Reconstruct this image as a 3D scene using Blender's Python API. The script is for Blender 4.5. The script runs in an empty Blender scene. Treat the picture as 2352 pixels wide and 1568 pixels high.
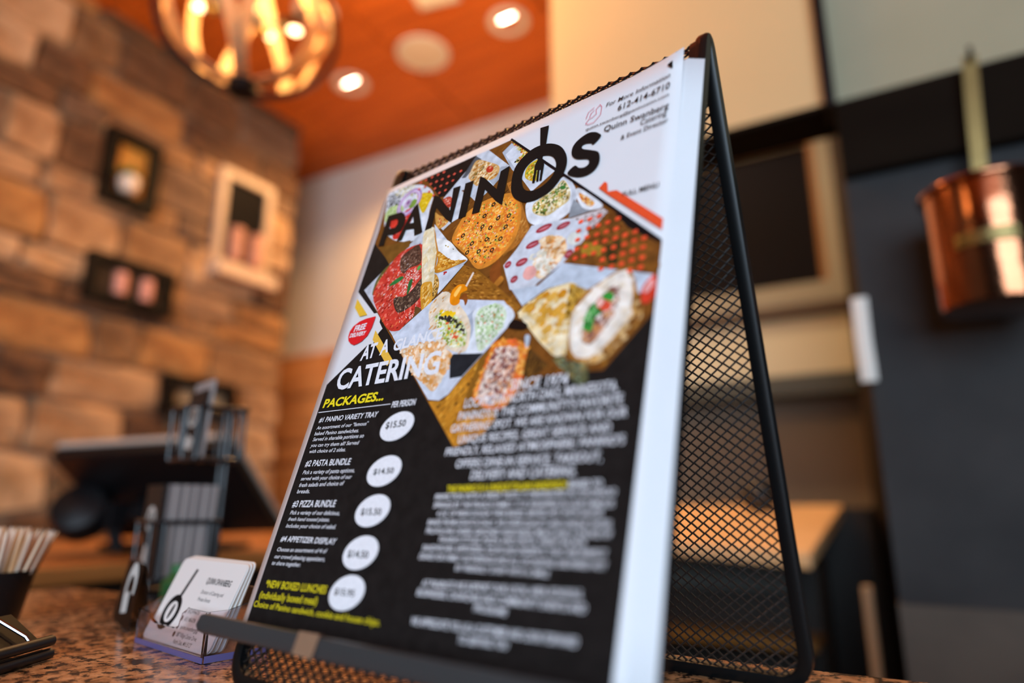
import bpy, bmesh, math, random
from mathutils import Vector, Matrix, Euler
R = math.radians
scene = bpy.context.scene
COL = scene.collection
rnd = random.Random(7)

# ------------------------------------------------------------------ camera
COUNTER_Z = 1.05
CAM_Z = COUNTER_Z + 0.0865
cam_data = bpy.data.cameras.new('camera')
cam = bpy.data.objects.new('camera', cam_data)
COL.objects.link(cam)
cam.location = (0, 0, CAM_Z)
cam.rotation_euler = (R(90 + 13.74), 0, R(30))
cam_data.sensor_width = 36
cam_data.lens = 1529.4 * 36 / 2352
cam_data.clip_start = 0.01
cam_data.dof.use_dof = True
cam_data.dof.focus_distance = 0.366
cam_data.dof.aperture_fstop = 2.25
scene.camera = cam

# ------------------------------------------------------------------ world, lights, exposure
world = bpy.data.worlds.new('world')
scene.world = world
world.use_nodes = True
world.node_tree.nodes['Background'].inputs[0].default_value = (0.80, 0.84, 1.0, 1)
world.node_tree.nodes['Background'].inputs[1].default_value = 0.03

def area(name, loc, target, size, size_y, watts, color):
    d = bpy.data.lights.new(name, 'AREA')
    d.shape = 'RECTANGLE'; d.size = size; d.size_y = size_y
    d.energy = watts; d.color = color
    o = bpy.data.objects.new(name, d); COL.objects.link(o)
    o.location = loc
    o.rotation_euler = (Vector(target) - Vector(loc)).to_track_quat('-Z', 'Y').to_euler()
    return o

def spot(name, loc, target, watts, color, angle=110, blend=.6, radius=.05):
    d = bpy.data.lights.new(name, 'SPOT')
    d.energy = watts; d.color = color; d.spot_size = R(angle); d.spot_blend = blend
    d.shadow_soft_size = radius
    o = bpy.data.objects.new(name, d); COL.objects.link(o)
    o.location = loc
    o.rotation_euler = (Vector(target) - Vector(loc)).to_track_quat('-Z', 'Y').to_euler()
    return o

def point(name, loc, watts, color, radius=.06):
    d = bpy.data.lights.new(name, 'POINT')
    d.energy = watts; d.color = color; d.shadow_soft_size = radius
    o = bpy.data.objects.new(name, d); COL.objects.link(o)
    o.location = loc
    return o

WARM = (1.0, .56, .22)
# daylight from the shop windows behind the photographer
area('window_daylight', (1.3, -2.7, 1.95), (-.2, .3, 1.2), 2.6, 1.9, 150, (.64, .82, 1.0))
# warm ceiling downlights of the dining room
for i, (x, y, wt) in enumerate([(-1.047, 1.787, 34), (-1.80, 1.775, 40), (-1.8, .25, 12)]):
    spot('downlight_beam', (x, y, 2.80), (x - (.15 if i else 0), y + (.12 if i < 2 else 0), 0), wt, WARM, 140)
# added spot to brighten the kitchen behind the bulkhead, no known fitting
spot('kitchen_fill', (-.55, 1.75, 2.80), (-.5, 1.75, 0), 24, (1.0, .80, .56), 140)
# added warm fill points that lift the ceiling and bulkhead, no lamps hang there
point('warm_fill', (-1.35, -.75, 2.35), 4, WARM, .12)
point('warm_fill', (-1.0, 1.0, 2.46), 20, WARM, .10)

vs = scene.view_settings
scene.display_settings.display_device = 'sRGB'
vs.view_transform = 'Standard'; vs.look = 'None'; vs.exposure = 0.0; vs.gamma = 1.0
vs.use_curve_mapping = False

# ------------------------------------------------------------------ helpers
def lin(h):
    out = []
    for i in (0, 2, 4):
        c = int(h[i:i + 2], 16) / 255
        out.append(c / 12.92 if c <= .04045 else ((c + .055) / 1.055) ** 2.4)
    return tuple(out)

MATS = {}
def mat(name, col, rough=.5, metal=0., noise=None, bump=None, spec=.5, emit=None, coat=0., stretch=(1, 1, 1)):
    """principled material; noise=(scale, second colour, detail, lo, hi); bump=(scale, strength)"""
    if name in MATS: return MATS[name]
    m = bpy.data.materials.new(name); m.use_nodes = True
    nt = m.node_tree; b = nt.nodes['Principled BSDF']
    if isinstance(col, str): col = lin(col)
    b.inputs['Base Color'].default_value = (*col, 1)
    b.inputs['Roughness'].default_value = rough
    b.inputs['Metallic'].default_value = metal
    b.inputs['Specular IOR Level'].default_value = spec
    b.inputs['Coat Weight'].default_value = coat
    tc = None
    if noise or bump:
        tc = nt.nodes.new('ShaderNodeTexCoord')
        mp = nt.nodes.new('ShaderNodeMapping'); mp.inputs['Scale'].default_value = stretch
        nt.links.new(tc.outputs['Object'], mp.inputs['Vector'])
    if noise:
        sc, c2, det, lo, hi = noise
        if isinstance(c2, str): c2 = lin(c2)
        n = nt.nodes.new('ShaderNodeTexNoise'); n.inputs['Scale'].default_value = sc; n.inputs['Detail'].default_value = det
        nt.links.new(mp.outputs[0], n.inputs['Vector'])
        r = nt.nodes.new('ShaderNodeValToRGB')
        r.color_ramp.elements[0].position = lo; r.color_ramp.elements[1].position = hi
        r.color_ramp.elements[0].color = (*col, 1); r.color_ramp.elements[1].color = (*c2, 1)
        nt.links.new(n.outputs['Fac'], r.inputs[0]); nt.links.new(r.outputs[0], b.inputs['Base Color'])
    if bump:
        n2 = nt.nodes.new('ShaderNodeTexNoise'); n2.inputs['Scale'].default_value = bump[0]; n2.inputs['Detail'].default_value = 6
        nt.links.new(mp.outputs[0], n2.inputs['Vector'])
        bp = nt.nodes.new('ShaderNodeBump'); bp.inputs['Strength'].default_value = bump[1]; bp.inputs['Distance'].default_value = .01
        nt.links.new(n2.outputs['Fac'], bp.inputs['Height']); nt.links.new(bp.outputs[0], b.inputs['Normal'])
    if emit:
        b.inputs['Emission Color'].default_value = (*emit[0], 1)
        b.inputs['Emission Strength'].default_value = emit[1]
    MATS[name] = m
    return m

def link(name, me, m, parent=None):
    o = bpy.data.objects.new(name, me); COL.objects.link(o)
    if m is not None: me.materials.append(m)
    if parent is not None: o.parent = parent
    return o

def obj(name, bm, m, parent=None, smooth=False, bevel=0, seg=2):
    if bevel:
        bmesh.ops.bevel(bm, geom=list(bm.edges), offset=bevel, segments=seg, profile=.5, affect='EDGES', clamp_overlap=True)
    bmesh.ops.recalc_face_normals(bm, faces=bm.faces)
    me = bpy.data.meshes.new(name); bm.to_mesh(me); bm.free()
    if smooth:
        for p in me.polygons: p.use_smooth = True
        try: me.set_sharp_from_angle(angle=R(40))
        except Exception: pass
    return link(name, me, m, parent)

def add_box(bm, x0, x1, y0, y1, z0, z1, M=None):
    v = [bm.verts.new((x, y, z)) for z in (z0, z1) for y in (y0, y1) for x in (x0, x1)]
    for f in ((0, 1, 3, 2), (4, 6, 7, 5), (0, 4, 5, 1), (2, 3, 7, 6), (0, 2, 6, 4), (1, 5, 7, 3)):
        bm.faces.new([v[i] for i in f])
    if M is not None: bmesh.ops.transform(bm, matrix=M, verts=v)
    return v

def box(name, x0, x1, y0, y1, z0, z1, m, parent=None, bevel=0, M=None):
    bm = bmesh.new(); add_box(bm, x0, x1, y0, y1, z0, z1, M)
    return obj(name, bm, m, parent, bevel=bevel)

def add_lathe(bm, prof, seg=32, M=None, closed=False):
    rings = []
    for r, z in prof:
        if r < 1e-6: rings.append([bm.verts.new((0, 0, z))])
        else: rings.append([bm.verts.new((r * math.cos(2 * math.pi * i / seg), r * math.sin(2 * math.pi * i / seg), z)) for i in range(seg)])
    prs = list(zip(rings, rings[1:]))
    if closed: prs.append((rings[-1], rings[0]))
    for a, b in prs:
        for i in range(seg):
            j = (i + 1) % seg
            if len(a) == 1 and len(b) == 1: continue
            if len(a) == 1: bm.faces.new((a[0], b[j], b[i]))
            elif len(b) == 1: bm.faces.new((a[i], a[j], b[0]))
            else: bm.faces.new((a[i], a[j], b[j], b[i]))
    if M is not None: bmesh.ops.transform(bm, matrix=M, verts=[v for r_ in rings for v in r_])

def add_tube(bm, pts, r, seg=8, closed=False, section=None, up=None):
    """sweep a circle (or a given 2D section) along a polyline"""
    pts = [Vector(p) for p in pts]; n = len(pts); rings = []
    prev = None
    for i, p in enumerate(pts):
        a = pts[i - 1] if (i or closed) else p
        b = pts[(i + 1) % n] if (i < n - 1 or closed) else p
        t = (b - a).normalized()
        if up is not None:
            u_ = Vector(up[i]) if isinstance(up, list) else Vector(up)
        elif prev is None:
            u_ = Vector((0, 0, 1)) if abs(t.z) < .9 else Vector((1, 0, 0))
        else: u_ = prev
        s = t.cross(u_).normalized(); w = s.cross(t).normalized(); prev = w
        if section: ring = [p + s * x + w * y for x, y in section]
        else:
            rr = r[i] if isinstance(r, (list, tuple)) else r
            ring = [p + (s * math.cos(2 * math.pi * k / seg) + w * math.sin(2 * math.pi * k / seg)) * rr for k in range(seg)]
        rings.append([bm.verts.new(q) for q in ring])
    m = len(rings[0])
    for i in range(n if closed else n - 1):
        a, b = rings[i], rings[(i + 1) % n]
        for k in range(m):
            bm.faces.new((a[k], a[(k + 1) % m], b[(k + 1) % m], b[k]))
    if not closed:
        bm.faces.new(rings[0][::-1]); bm.faces.new(rings[-1])

def tube(name, pts, r, m, parent=None, seg=8, closed=False, section=None, up=None, smooth=True):
    bm = bmesh.new(); add_tube(bm, pts, r, seg, closed, section, up)
    return obj(name, bm, m, parent, smooth=smooth)

def arc(c, r, a0, a1, n, plane='xy'):
    out = []
    for i in range(n + 1):
        a = R(a0 + (a1 - a0) * i / n); x, y = c[0] + r * math.cos(a), c[1] + r * math.sin(a)
        out.append((x, y))
    return out

def round_poly(pts, rad, n=5):
    """round the corners of a closed or open 2D/3D polyline"""
    out = []; N = len(pts); P = [Vector(p) for p in pts]
    for i in range(N):
        a, b, c = P[i - 1], P[i], P[(i + 1) % N]
        d1 = (a - b); d2 = (c - b)
        k = min(rad, d1.length * .49, d2.length * .49)
        p1 = b + d1.normalized() * k; p2 = b + d2.normalized() * k
        for j in range(n + 1):
            t = j / n
            out.append((p1 * (1 - t) ** 2 + b * 2 * t * (1 - t) + p2 * t * t))
    return out

def empty(name, loc=(0, 0, 0), rz=0, rot=None):
    o = bpy.data.objects.new(name, None); COL.objects.link(o)
    o.location = loc; o.rotation_euler = rot if rot else (0, 0, rz)
    o.empty_display_size = .02
    return o

def tag(o, label=None, cat=None, group=None, kind=None):
    if label: o['label'] = label
    if cat: o['category'] = cat
    if group: o['group'] = group
    if kind: o['kind'] = kind
    return o

def struct(o, label=None, cat=None):
    o['kind'] = 'structure'
    if label: o['label'] = label
    if cat: o['category'] = cat
    return o

# ------------------------------------------------------------------ materials
M_plaster = mat('plaster_beige', (.74, .68, .63), .85, noise=(3, (.67, .61, .56), 4, .3, .8))
M_tan = mat('paint_tan', (.74, .51, .245), .8, noise=(2, (.68, .46, .22), 3, .3, .8))
M_olive_dim = mat('bulkhead_olive_dim', (.41, .38, .25), .8, noise=(4, (.35, .32, .20), 4, .3, .8))  # weaker light on this part of the bulkhead is put into the colour
M_concrete = mat('concrete_grey', (.046, .045, .045), .85, spec=.2, noise=(7, (.030, .030, .031), 8, .35, .75), bump=(20, .15))
M_concrete_base = mat('concrete_base', (.105, .083, .064), .85, noise=(8, (.075, .060, .047), 8, .35, .75), bump=(20, .15))
M_darkwood = mat('wood_dark_beam', (.007, .0045, .003), .8, spec=.05, noise=(9, (.012, .008, .005), 8, .4, .7), stretch=(.2, 1, 1))
M_ceilwood = mat('wood_ceiling_red', (.78, .185, .022), .6, spec=.2, noise=(6, (.42, .085, .010), 7, .38, .78), stretch=(.25, 3, 1))
M_wallwood = mat('wood_plank_orange', (.42, .15, .045), .5, noise=(8, (.22, .07, .02), 7, .35, .7), stretch=(.3, 1, 4))
M_joint = mat('joint_dark', (.10, .03, .01), .9)
M_mortar = mat('mortar', (.24, .165, .105), .95, noise=(30, (.14, .09, .06), 5, .3, .7))
M_black = mat('metal_black', (.004, .0045, .005), .35, spec=.3)
M_lip = mat('metal_black_satin', (.035, .040, .043), .42, spec=.6)
M_blackplastic = mat('plastic_black', (.006, .006, .007), .4, spec=.25)
M_white = mat('paper_white', (.80, .80, .80), .6)
M_wood = mat('wood_oak', (.88, .58, .30), .45, noise=(10, (.78, .48, .21), 6, .35, .7), stretch=(.2, 1, 1))
M_paleslat = mat('wood_slat_pale', (.74, .50, .26), .55, noise=(14, (.58, .37, .17), 6, .35, .7), stretch=(1, 1, .3))
M_brass = mat('brass', (.27, .205, .08), .38, 1., noise=(12, (.17, .125, .05), 4, .3, .7))
M_copper = mat('copper', (.38, .155, .08), .14, 1., noise=(10, (.28, .105, .05), 4, .3, .7), bump=(30, .10))
M_chrome = mat('chrome', (.24, .27, .33), .2, 1.)
M_bulb = mat('bulb_glow', (1, .8, .5), .3, emit=((1, .66, .32), 9))
M_led = mat('downlight_lens', (1, .9, .75), .3, emit=((1, .84, .62), 45))
M_trimwhite = mat('trim_white', (.88, .82, .72), .5)

def granite():
    m = bpy.data.materials.new('granite_brown'); m.use_nodes = True
    nt = m.node_tree; b = nt.nodes['Principled BSDF']
    tc = nt.nodes.new('ShaderNodeTexCoord')
    def noise(sc, det, rough=.6):
        n = nt.nodes.new('ShaderNodeTexNoise'); n.inputs['Scale'].default_value = sc
        n.inputs['Detail'].default_value = det; n.inputs['Roughness'].default_value = rough
        nt.links.new(tc.outputs['Object'], n.inputs['Vector']); return n
    def ramp(n, stops):
        r = nt.nodes.new('ShaderNodeValToRGB'); e = r.color_ramp.elements
        while len(e) < len(stops): e.new(.5)
        for k, (p, c) in enumerate(stops): e[k].position = p; e[k].color = (*c, 1)
        nt.links.new(n.outputs['Fac'], r.inputs[0]); return r
    base = ramp(noise(70, 6), [(.30, (.12, .062, .032)), (.46, (.42, .225, .105)), (.60, (.62, .37, .19)), (.74, (.76, .55, .38))])
    dark = ramp(noise(150, 5, .65), [(.43, (1, 1, 1)), (.50, (0, 0, 0))])
    dark2 = ramp(noise(38, 4), [(.34, (1, 1, 1)), (.42, (0, 0, 0))])
    mx = nt.nodes.new('ShaderNodeMix'); mx.data_type = 'RGBA'
    nt.links.new(dark.outputs[0], mx.inputs['Factor']); nt.links.new(base.outputs[0], mx.inputs['A'])
    mx.inputs['B'].default_value = (.012, .009, .008, 1)
    m2 = nt.nodes.new('ShaderNodeMix'); m2.data_type = 'RGBA'
    nt.links.new(dark2.outputs[0], m2.inputs['Factor']); nt.links.new(mx.outputs['Result'], m2.inputs['A'])
    m2.inputs['B'].default_value = (.03, .02, .015, 1)
    nt.links.new(m2.outputs['Result'], b.inputs['Base Color'])
    b.inputs['Roughness'].default_value = .18; b.inputs['Specular IOR Level'].default_value = .35
    return m
M_granite = granite()

# ------------------------------------------------------------------ the room
CEIL = 2.8365
struct(box('floor', -3.4, 3, -4, 4.2, -.1, 0, mat('floor_dark', (.06, .045, .035), .5)))
# ceiling of stained wood panels, joints recessed
ceil_o = struct(box('ceiling', -3.4, 1.6, -4, 3.6, CEIL + .012, CEIL + .10, M_joint))
bm = bmesh.new(); add_box(bm, .005, .605, .005, .605, 0, .014)
panel_me = bpy.data.meshes.new('panel'); bmesh.ops.recalc_face_normals(bm, faces=bm.faces); bm.to_mesh(panel_me); bm.free()
panel_me.materials.append(M_ceilwood)
for i in range(8):
    for j in range(10):
        o = bpy.data.objects.new('panel', panel_me); COL.objects.link(o); o.parent = ceil_o
        o.location = (-3.40 + i * .61 + .06, -3.72 + j * .61, CEIL + rnd.uniform(0, .0015))
# back wall with wood plank cladding below
wall_back = struct(box('wall_back', -3.4, 1.6, 2.3, 2.45, 0, CEIL + .012, M_plaster))
z = 0.0; k = 0
while z < 1.85:
    h = .118
    x = -3.2 + (.35 if k % 2 else 0)
    while x < -1.0:
        L = rnd.choice((.5, .7, .9)); x1 = min(x + L, -1.0)
        o = box('plank', x + .002, x1 - .002, 2.3 - rnd.uniform(.016, .026), 2.301, z + .002, min(z + h, 1.86) - .002,
                mat('wood_plank_orange_%d' % (k * 7 % 4), [(.78, .26, .06), (.48, .14, .03), (.66, .21, .045), (.86, .36, .11)][(k * 7) % 4], .5,
                    noise=(8, (.34, .11, .03), 7, .35, .75), stretch=(.3, 1, 4)), wall_back)
        x = x1; k += 1
    z += h; k += 1
# stone-clad pier on the left
wall_left = struct(box('wall_left', -2.60, -2.262, -4, 1.895, 0, CEIL + .012, M_mortar))
STONES = []
for i, (c1, c2, bmp) in enumerate([((.33, .185, .082), (.18, .09, .038), .6), ((.46, .285, .15), (.27, .145, .068), .5), ((.17, .084, .036), (.095, .045, .018), .7),
                                   ((.42, .215, .072), (.25, .11, .033), .6), ((.21, .13, .078), (.12, .068, .038), .7), ((.56, .37, .21), (.36, .21, .10), .5), ((.13, .062, .027), (.075, .035, .016), .7),
                                   ((.26, .14, .06), (.14, .07, .028), .6)]):
    STONES.append(mat('stone_%d' % i, c1, .85, noise=(2.6, c2, 7, .38, .64), bump=(5, bmp)))
def stone_mesh(seed, m):
    r = random.Random(seed); bm = bmesh.new()
    bmesh.ops.create_cube(bm, size=1)
    bmesh.ops.subdivide_edges(bm, edges=list(bm.edges), cuts=2, use_grid_fill=True)
    for v in bm.verts:
        e = sum(abs(abs(c) - .5) < 1e-4 for c in v.co)
        if e >= 2: v.co *= .93 if e == 2 else .88
        v.co += Vector((r.uniform(-.10, .10), r.uniform(-.03, .03), r.uniform(-.05, .05)))
    bmesh.ops.recalc_face_normals(bm, faces=bm.faces)
    me = bpy.data.meshes.new('stone'); bm.to_mesh(me); bm.free(); me.materials.append(m)
    return me
stone_meshes = [stone_mesh(i, STONES[i % len(STONES)]) for i in range(24)]
srnd = random.Random(23)
z = .55
while z < CEIL - .02:
    h = srnd.choice((.09, .12, .14, .16, .18)); z1 = min(z + h, CEIL + .01)
    y = 1.93
    while y > -.3:
        L = srnd.uniform(.13, .40); y0 = y - L
        o = bpy.data.objects.new('stone', srnd.choice(stone_meshes)); COL.objects.link(o); o.parent = wall_left
        d = srnd.uniform(.05, .085)
        o.location = (-2.275, (y + y0) / 2, (z + z1) / 2); o.scale = (d, L - .006, z1 - z - .006)
        y = y0
    z = z1
# bulkhead over the kitchen pass
wall_front = struct(box('wall_kitchen_bulkhead', -.613, -.044, 1.25, 1.36, 1.862, CEIL + .012, M_tan))
struct(box('trim_1', -.613, -.030, 1.247, 1.362, 1.853, 1.864, M_darkwood), 'dark wooden edging under the tan bulkhead', 'trim')
struct(box('trim_2', -.046, -.026, 1.225, 1.30, 1.846, CEIL + .01, M_black), 'black vertical strip between tan and dim-toned panels', 'trim')
struct(box('wall_dim_panel', -.030, 1.6, 1.25, 1.40, 1.845, CEIL + .012, M_olive_dim))  # bulkhead carried on, toned down where less warm light reaches
struct(box('wall_kitchen_column', -.029, 1.6, 1.25, 1.42, .985, 1.72, M_concrete))
struct(box('wall_column_base', -.031, 1.6, 1.243, 1.425, 0, .987, M_concrete_base))
tag(box('ceiling_beam', -.030, 1.6, 1.226, 1.42, 1.702, 1.850, M_darkwood, bevel=.004), 'dark stained wooden beam above the grey column', 'beam')

# ------------------------------------------------------------------ kitchen behind the pass
bl = empty('chalkboard', (-.40, 2.3, 2.07)); tag(bl, 'black menu board in a pale frame on the kitchen wall', 'board')
M_frame = mat('frame_pale', (.30, .30, .25), .6)
box('board_panel', -.31, .27, -.02, .001, -.235, .262, mat('board_black', (.006, .0055, .009), .8, spec=.1), bl)
box('frame_rail', -.35, .317, -.035, .001, .258, .306, M_frame, bl, .003)
box('frame_rail', -.35, .317, -.035, .001, -.300, -.231, M_frame, bl, .003)
box('frame_stile', -.35, -.305, -.034, .001, -.235, .262, M_frame, bl, .003)
box('frame_stile', .265, .317, -.034, .001, -.235, .262, M_frame, bl, .003)
box('inner_trim', .245, .268, -.032, .001, -.233, .260, mat('trim_amber', (.26, .12, .035), .5), bl)
sh = box('wall_shelf', -1.0, -.075, 2.18, 2.301, 1.712, 1.742, mat('shelf_brown', (.09, .06, .04), .6), bevel=.003)
tag(sh, 'brown wooden shelf below the black menu board', 'shelf')
hd = empty('serving_hatch', (-.5, 2.3, 1.6)); tag(hd, 'pale enamel hood with dark green lower rail under the shelf', 'hood')
box('hood_panel', -.5, .42, -.10, .001, -.078, .106, mat('enamel_cream', (.60, .58, .42), .5), hd, .006)
box('rail', -.5, .43, -.12, .001, -.140, -.076, mat('rail_green', (.055, .062, .05), .5), hd, .004)
struct(box('wall_kitchen_lower', -1.3, -.05, 2.27, 2.302, 0, 1.462, mat('paint_brown_grey', (.20, .160, .115), .8, noise=(4, (.17, .135, .095), 4, .3, .8))))
struct(box('trim_3', -.083, -.02, 2.18, 2.302, 0, CEIL, mat('trim_brown', (.035, .022, .014), .6)), 'dark brown post at the end of the kitchen wall', 'trim')


nt_ = M_paleslat.node_tree; pb_ = nt_.nodes['Principled BSDF']
tr_ = nt_.nodes.new('ShaderNodeBsdfTranslucent'); mx_ = nt_.nodes.new('ShaderNodeMixShader'); mx_.inputs[0].default_value = .30
tr_.inputs[0].default_value = (.95, .68, .36, 1)
nt_.links.new(pb_.outputs[0], mx_.inputs[1]); nt_.links.new(tr_.outputs[0], mx_.inputs[2])
nt_.links.new(mx_.outputs[0], nt_.nodes['Material Output'].inputs['Surface'])
# prep table with a pitched oak top
tb = empty('prep_table', (-.40, 1.72, 0)); tag(tb, 'oak topped prep table with dark base in the kitchen', 'table')
def quad_slab(name, q, th, m, parent):
    bm = bmesh.new(); off = Vector(parent.location) if parent else Vector((0, 0, 0))
    t = [bm.verts.new(Vector(p) - off) for p in q]; b = [bm.verts.new(Vector(p) - off - Vector((0, 0, th))) for p in q]
    bm.faces.new(t); bm.faces.new(b[::-1])
    for i in range(4): bm.faces.new((t[i], b[i], b[(i + 1) % 4], t[(i + 1) % 4]))
    return obj(name, bm, m, parent, bevel=.003)
quad_slab('table_top', [(-.177, 1.47, 1.043), (-.149, 1.995, 1.135), (-.90, 1.96, 1.135), (-.86, 1.64, 1.075)], .030, M_wood, tb)
M_cab = mat('cabinet_dark', (.018, .013, .009), .5)
box('cabinet_body', -.42, .20, .03, .27, 0, 1.0, M_cab, tb)
box('door', -.20, .155, .0, .032, .94, 1.005, mat('door_grey_green', (.07, .075, .066), .5), tb)
box('door', -.40, .17, .005, .032, .45, .80, M_cab, tb)
box('shelf_board', -.42, .20, -.10, .03, .835, .855, mat('shelf_amber', (.26, .12, .02), .4), tb)
tag(box('storage_cabinet', -.34, -.086, 2.002, 2.262, .0005, 1.128, M_cab, bevel=.004), 'dark brown cabinet at the end of the kitchen wall behind prep table', 'cabinet')
tag(box('wooden_post', -.095, -.077, 1.491, 1.509, 0, .986, mat('wood_pale_post', (.62, .46, .28), .6), bevel=.004), 'pale wooden post standing between prep table and grey column', 'post')
pb = bmesh.new()
add_lathe(pb, [(0, 0), (.030, .002), (.045, .02), (.048, .045), (.040, .062), (.020, .072), (0, .075)], 20)
pot_o = obj('covered_bowl', pb, mat('ceramic_dark', (.025, .022, .018), .4), smooth=True); pot_o.location = (-.34, 1.90, 1.124)
tag(pot_o, 'dark round covered bowl on the oak prep table', 'bowl')
st = tube('hanging_towel', [(-.0305, 1.2365, 1.478), (-.0310, 1.2360, 1.44), (-.0315, 1.2350, 1.40), (-.0305, 1.2350, 1.36), (-.0305, 1.2350, 1.342), (-.0305, 1.2360, 1.334)], None,
          mat('towel_white', (.84, .80, .72), .8), section=[(a * .0125, b * .006) for a, b in [(-1, -.5), (-.6, -1), (.6, -1), (1, -.5), (1, .5), (.6, 1), (-.6, 1), (-1, .5)]], up=(0, 1, .05))
tag(st, 'white narrow strip hanging on the edge of the grey column', 'towel')

# ------------------------------------------------------------------ copper pot hanging from the beam
cp = empty('copper_pot', (.150, 1.13, 1.402)); tag(cp, 'round copper pot hung by a flat brass handle in front of the beam', 'pot')
bm = bmesh.new()
add_lathe(bm, [(0, 0), (.066, 0), (.0755, .004), (.0770, .012), (.0765, .176), (.0805, .180), (.0805, .184), (.0765, .185), (.074, .179), (.0745, .014), (.070, .010), (0, .009)], 48)
obj('pot_body', bm, M_copper, cp, smooth=True)
bm = bmesh.new()
add_lathe(bm, [(.0775, .177), (.082, .179), (.083, .182), (.082, .185), (.0765, .186)], 48)
obj('rim', bm, M_copper, cp, smooth=True)
# handle strap: riveted inside the back rim, rising to the hook
tube('handle', [(.008, .070, .135), (.009, .0735, .186), (.011, .0755, .23), (.018, .073, .35), (.025, .071, .450)], None, M_brass, cp,
     section=[(-.0105, -.002), (.0105, -.002), (.0105, .002), (-.0105, .002)], up=(0, 1, 0), smooth=False)
tube('hook', [(.025, .122, .440), (.025, .062, .440), (.025, .056, .445), (.025, .056, .458)], .0035, M_black, cp)
a0 = -100
pts = [(.0785 * math.cos(R(a0 + t)), .0785 * math.sin(R(a0 + t)), .090) for t in range(-28, 32, 6)]
br = tube('bracket', pts, None, M_brass, cp, section=[(-.002, -.0095), (.002, -.0095), (.002, .0095), (-.002, .0095)], up=(0, 0, 1), smooth=False)
for t in (-22, 0, 24):
    bm = bmesh.new(); add_lathe(bm, [(0, .004), (.003, .003), (.0045, 0), (.0045, -.002)], 12, Matrix.Translation((.081 * math.cos(R(a0 + t)), .081 * math.sin(R(a0 + t)), .090)) @ Vector((math.cos(R(a0 + t)), math.sin(R(a0 + t)), 0)).to_track_quat('Z', 'Y').to_matrix().to_4x4())
    obj('rivet', bm, M_brass, br, smooth=True)

# ------------------------------------------------------------------ ceiling fittings
def downlight(x, y, label):
    t = empty('recessed_light', (x, y, CEIL)); tag(t, label, 'light', 'recessed ceiling lights')
    bm = bmesh.new(); add_lathe(bm, [(.052, -.004), (.068, -.006), (.074, -.003), (.074, .002), (.050, .002)], 40); obj('trim_ring', bm, M_trimwhite, t, smooth=True)
    bm = bmesh.new(); add_lathe(bm, [(.054, -.003), (.032, .010), (.054, .010)], 40); obj('reflector', bm, M_trimwhite, t, smooth=True)
    bm = bmesh.new(); add_lathe(bm, [(0, .004), (.020, .003), (.031, .006), (.031, .010), (0, .010)], 40); obj('lens', bm, M_led, t, smooth=True)
downlight(-1.047, 1.787, 'round recessed ceiling light beside the tan bulkhead')
downlight(-1.80, 1.775, 'round recessed ceiling light near the stone wall')
downlight(-1.613, 1.398, 'round recessed ceiling light close to the globe pendant lamp')
sp = empty('ceiling_speaker', (-1.422, 1.771, CEIL)); tag(sp, 'round cream ceiling speaker between the two recessed lights', 'speaker')
bm = bmesh.new(); add_lathe(bm, [(.088, -.006), (.098, -.008), (.103, -.004), (.103, .002), (.086, .002)], 40); obj('rim', bm, M_trimwhite, sp, smooth=True)
bm = bmesh.new(); add_lathe(bm, [(0, -.010), (.05, -.009), (.089, -.005), (.089, .001), (0, .001)], 40); obj('grille', bm, mat('speaker_cream', (.92, .80, .64), .7, noise=(400, (.84, .72, .56), 2, .45, .55)), sp, smooth=True)
vt = empty('ceiling_vent', (-1.19, 1.515, CEIL), R(12)); tag(vt, 'square white air vent in the wooden ceiling', 'vent')
box('vent_frame', -.075, .075, -.075, .075, -.012, .002, M_trimwhite, vt, .003)
for i in range(5): box('slat', -.06, .06, -.052 + i * .026, -.040 + i * .026, -.017, -.011, M_trimwhite, vt)

# ------------------------------------------------------------------ globe pendant of bent wood slats
PC = Vector((-1.113, .789, 2.162)); PR = .161
pn = empty('pendant_lamp', PC); tag(pn, 'globe pendant lamp of bent pale wood slats with black metal ring', 'lamp')
for i in range(10):
    a0_ = math.pi * 2 * (i // 2) / 5 + .2 + (.55 if i % 2 else 0); tw = .30 if i % 2 else -.30
    pts, ups = [], []
    for j in range(25):
        th = R(-82 + 164 * j / 24); a = a0_ + tw * math.sin(th)
        d = Vector((math.cos(th) * math.cos(a), math.cos(th) * math.sin(a), math.sin(th)))
        pts.append(d * PR * (1 + .05 * math.cos(th))); ups.append(tuple(d))
    tube('slat', pts, None, M_paleslat, pn, section=[(-.0140, -.0016), (.0140, -.0016), (.0140, .0016), (-.0140, .0016)], up=ups, smooth=False)
for tilt in (0, 1):
    # black hoops around the globe
    axis = Vector((-.83, .56, 0)) if tilt == 0 else Vector((0, 0, 1))
    e1 = axis.orthogonal().normalized(); e2 = axis.cross(e1).normalized()
    rr = PR * 1.14 if tilt == 0 else PR * 1.065
    pts = [(e1 * math.cos(2 * math.pi * k / 48) + e2 * math.sin(2 * math.pi * k / 48)) * rr + (Vector((0, 0, 0)) if tilt == 0 else Vector((0, 0, .12))) * 1 for k in range(48)]
    if tilt: pts = [(p - Vector((0, 0, .12))) * .80 + Vector((0, 0, .105)) for p in pts]
    ups = [tuple((p if tilt == 0 else Vector((p.x, p.y, 0))).normalized()) for p in pts]
    tube('hoop', pts, None, M_black, pn, closed=True, section=[(-.005, -.006), (.005, -.006), (.005, .006), (-.005, .006)], up=ups, smooth=False)
bm = bmesh.new(); add_lathe(bm, [(0, -.186), (.024, -.186), (.030, -.181), (.030, -.160), (.022, -.154), (0, -.154)], 24); obj('bottom_hub', bm, M_black, pn, smooth=True)
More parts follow.
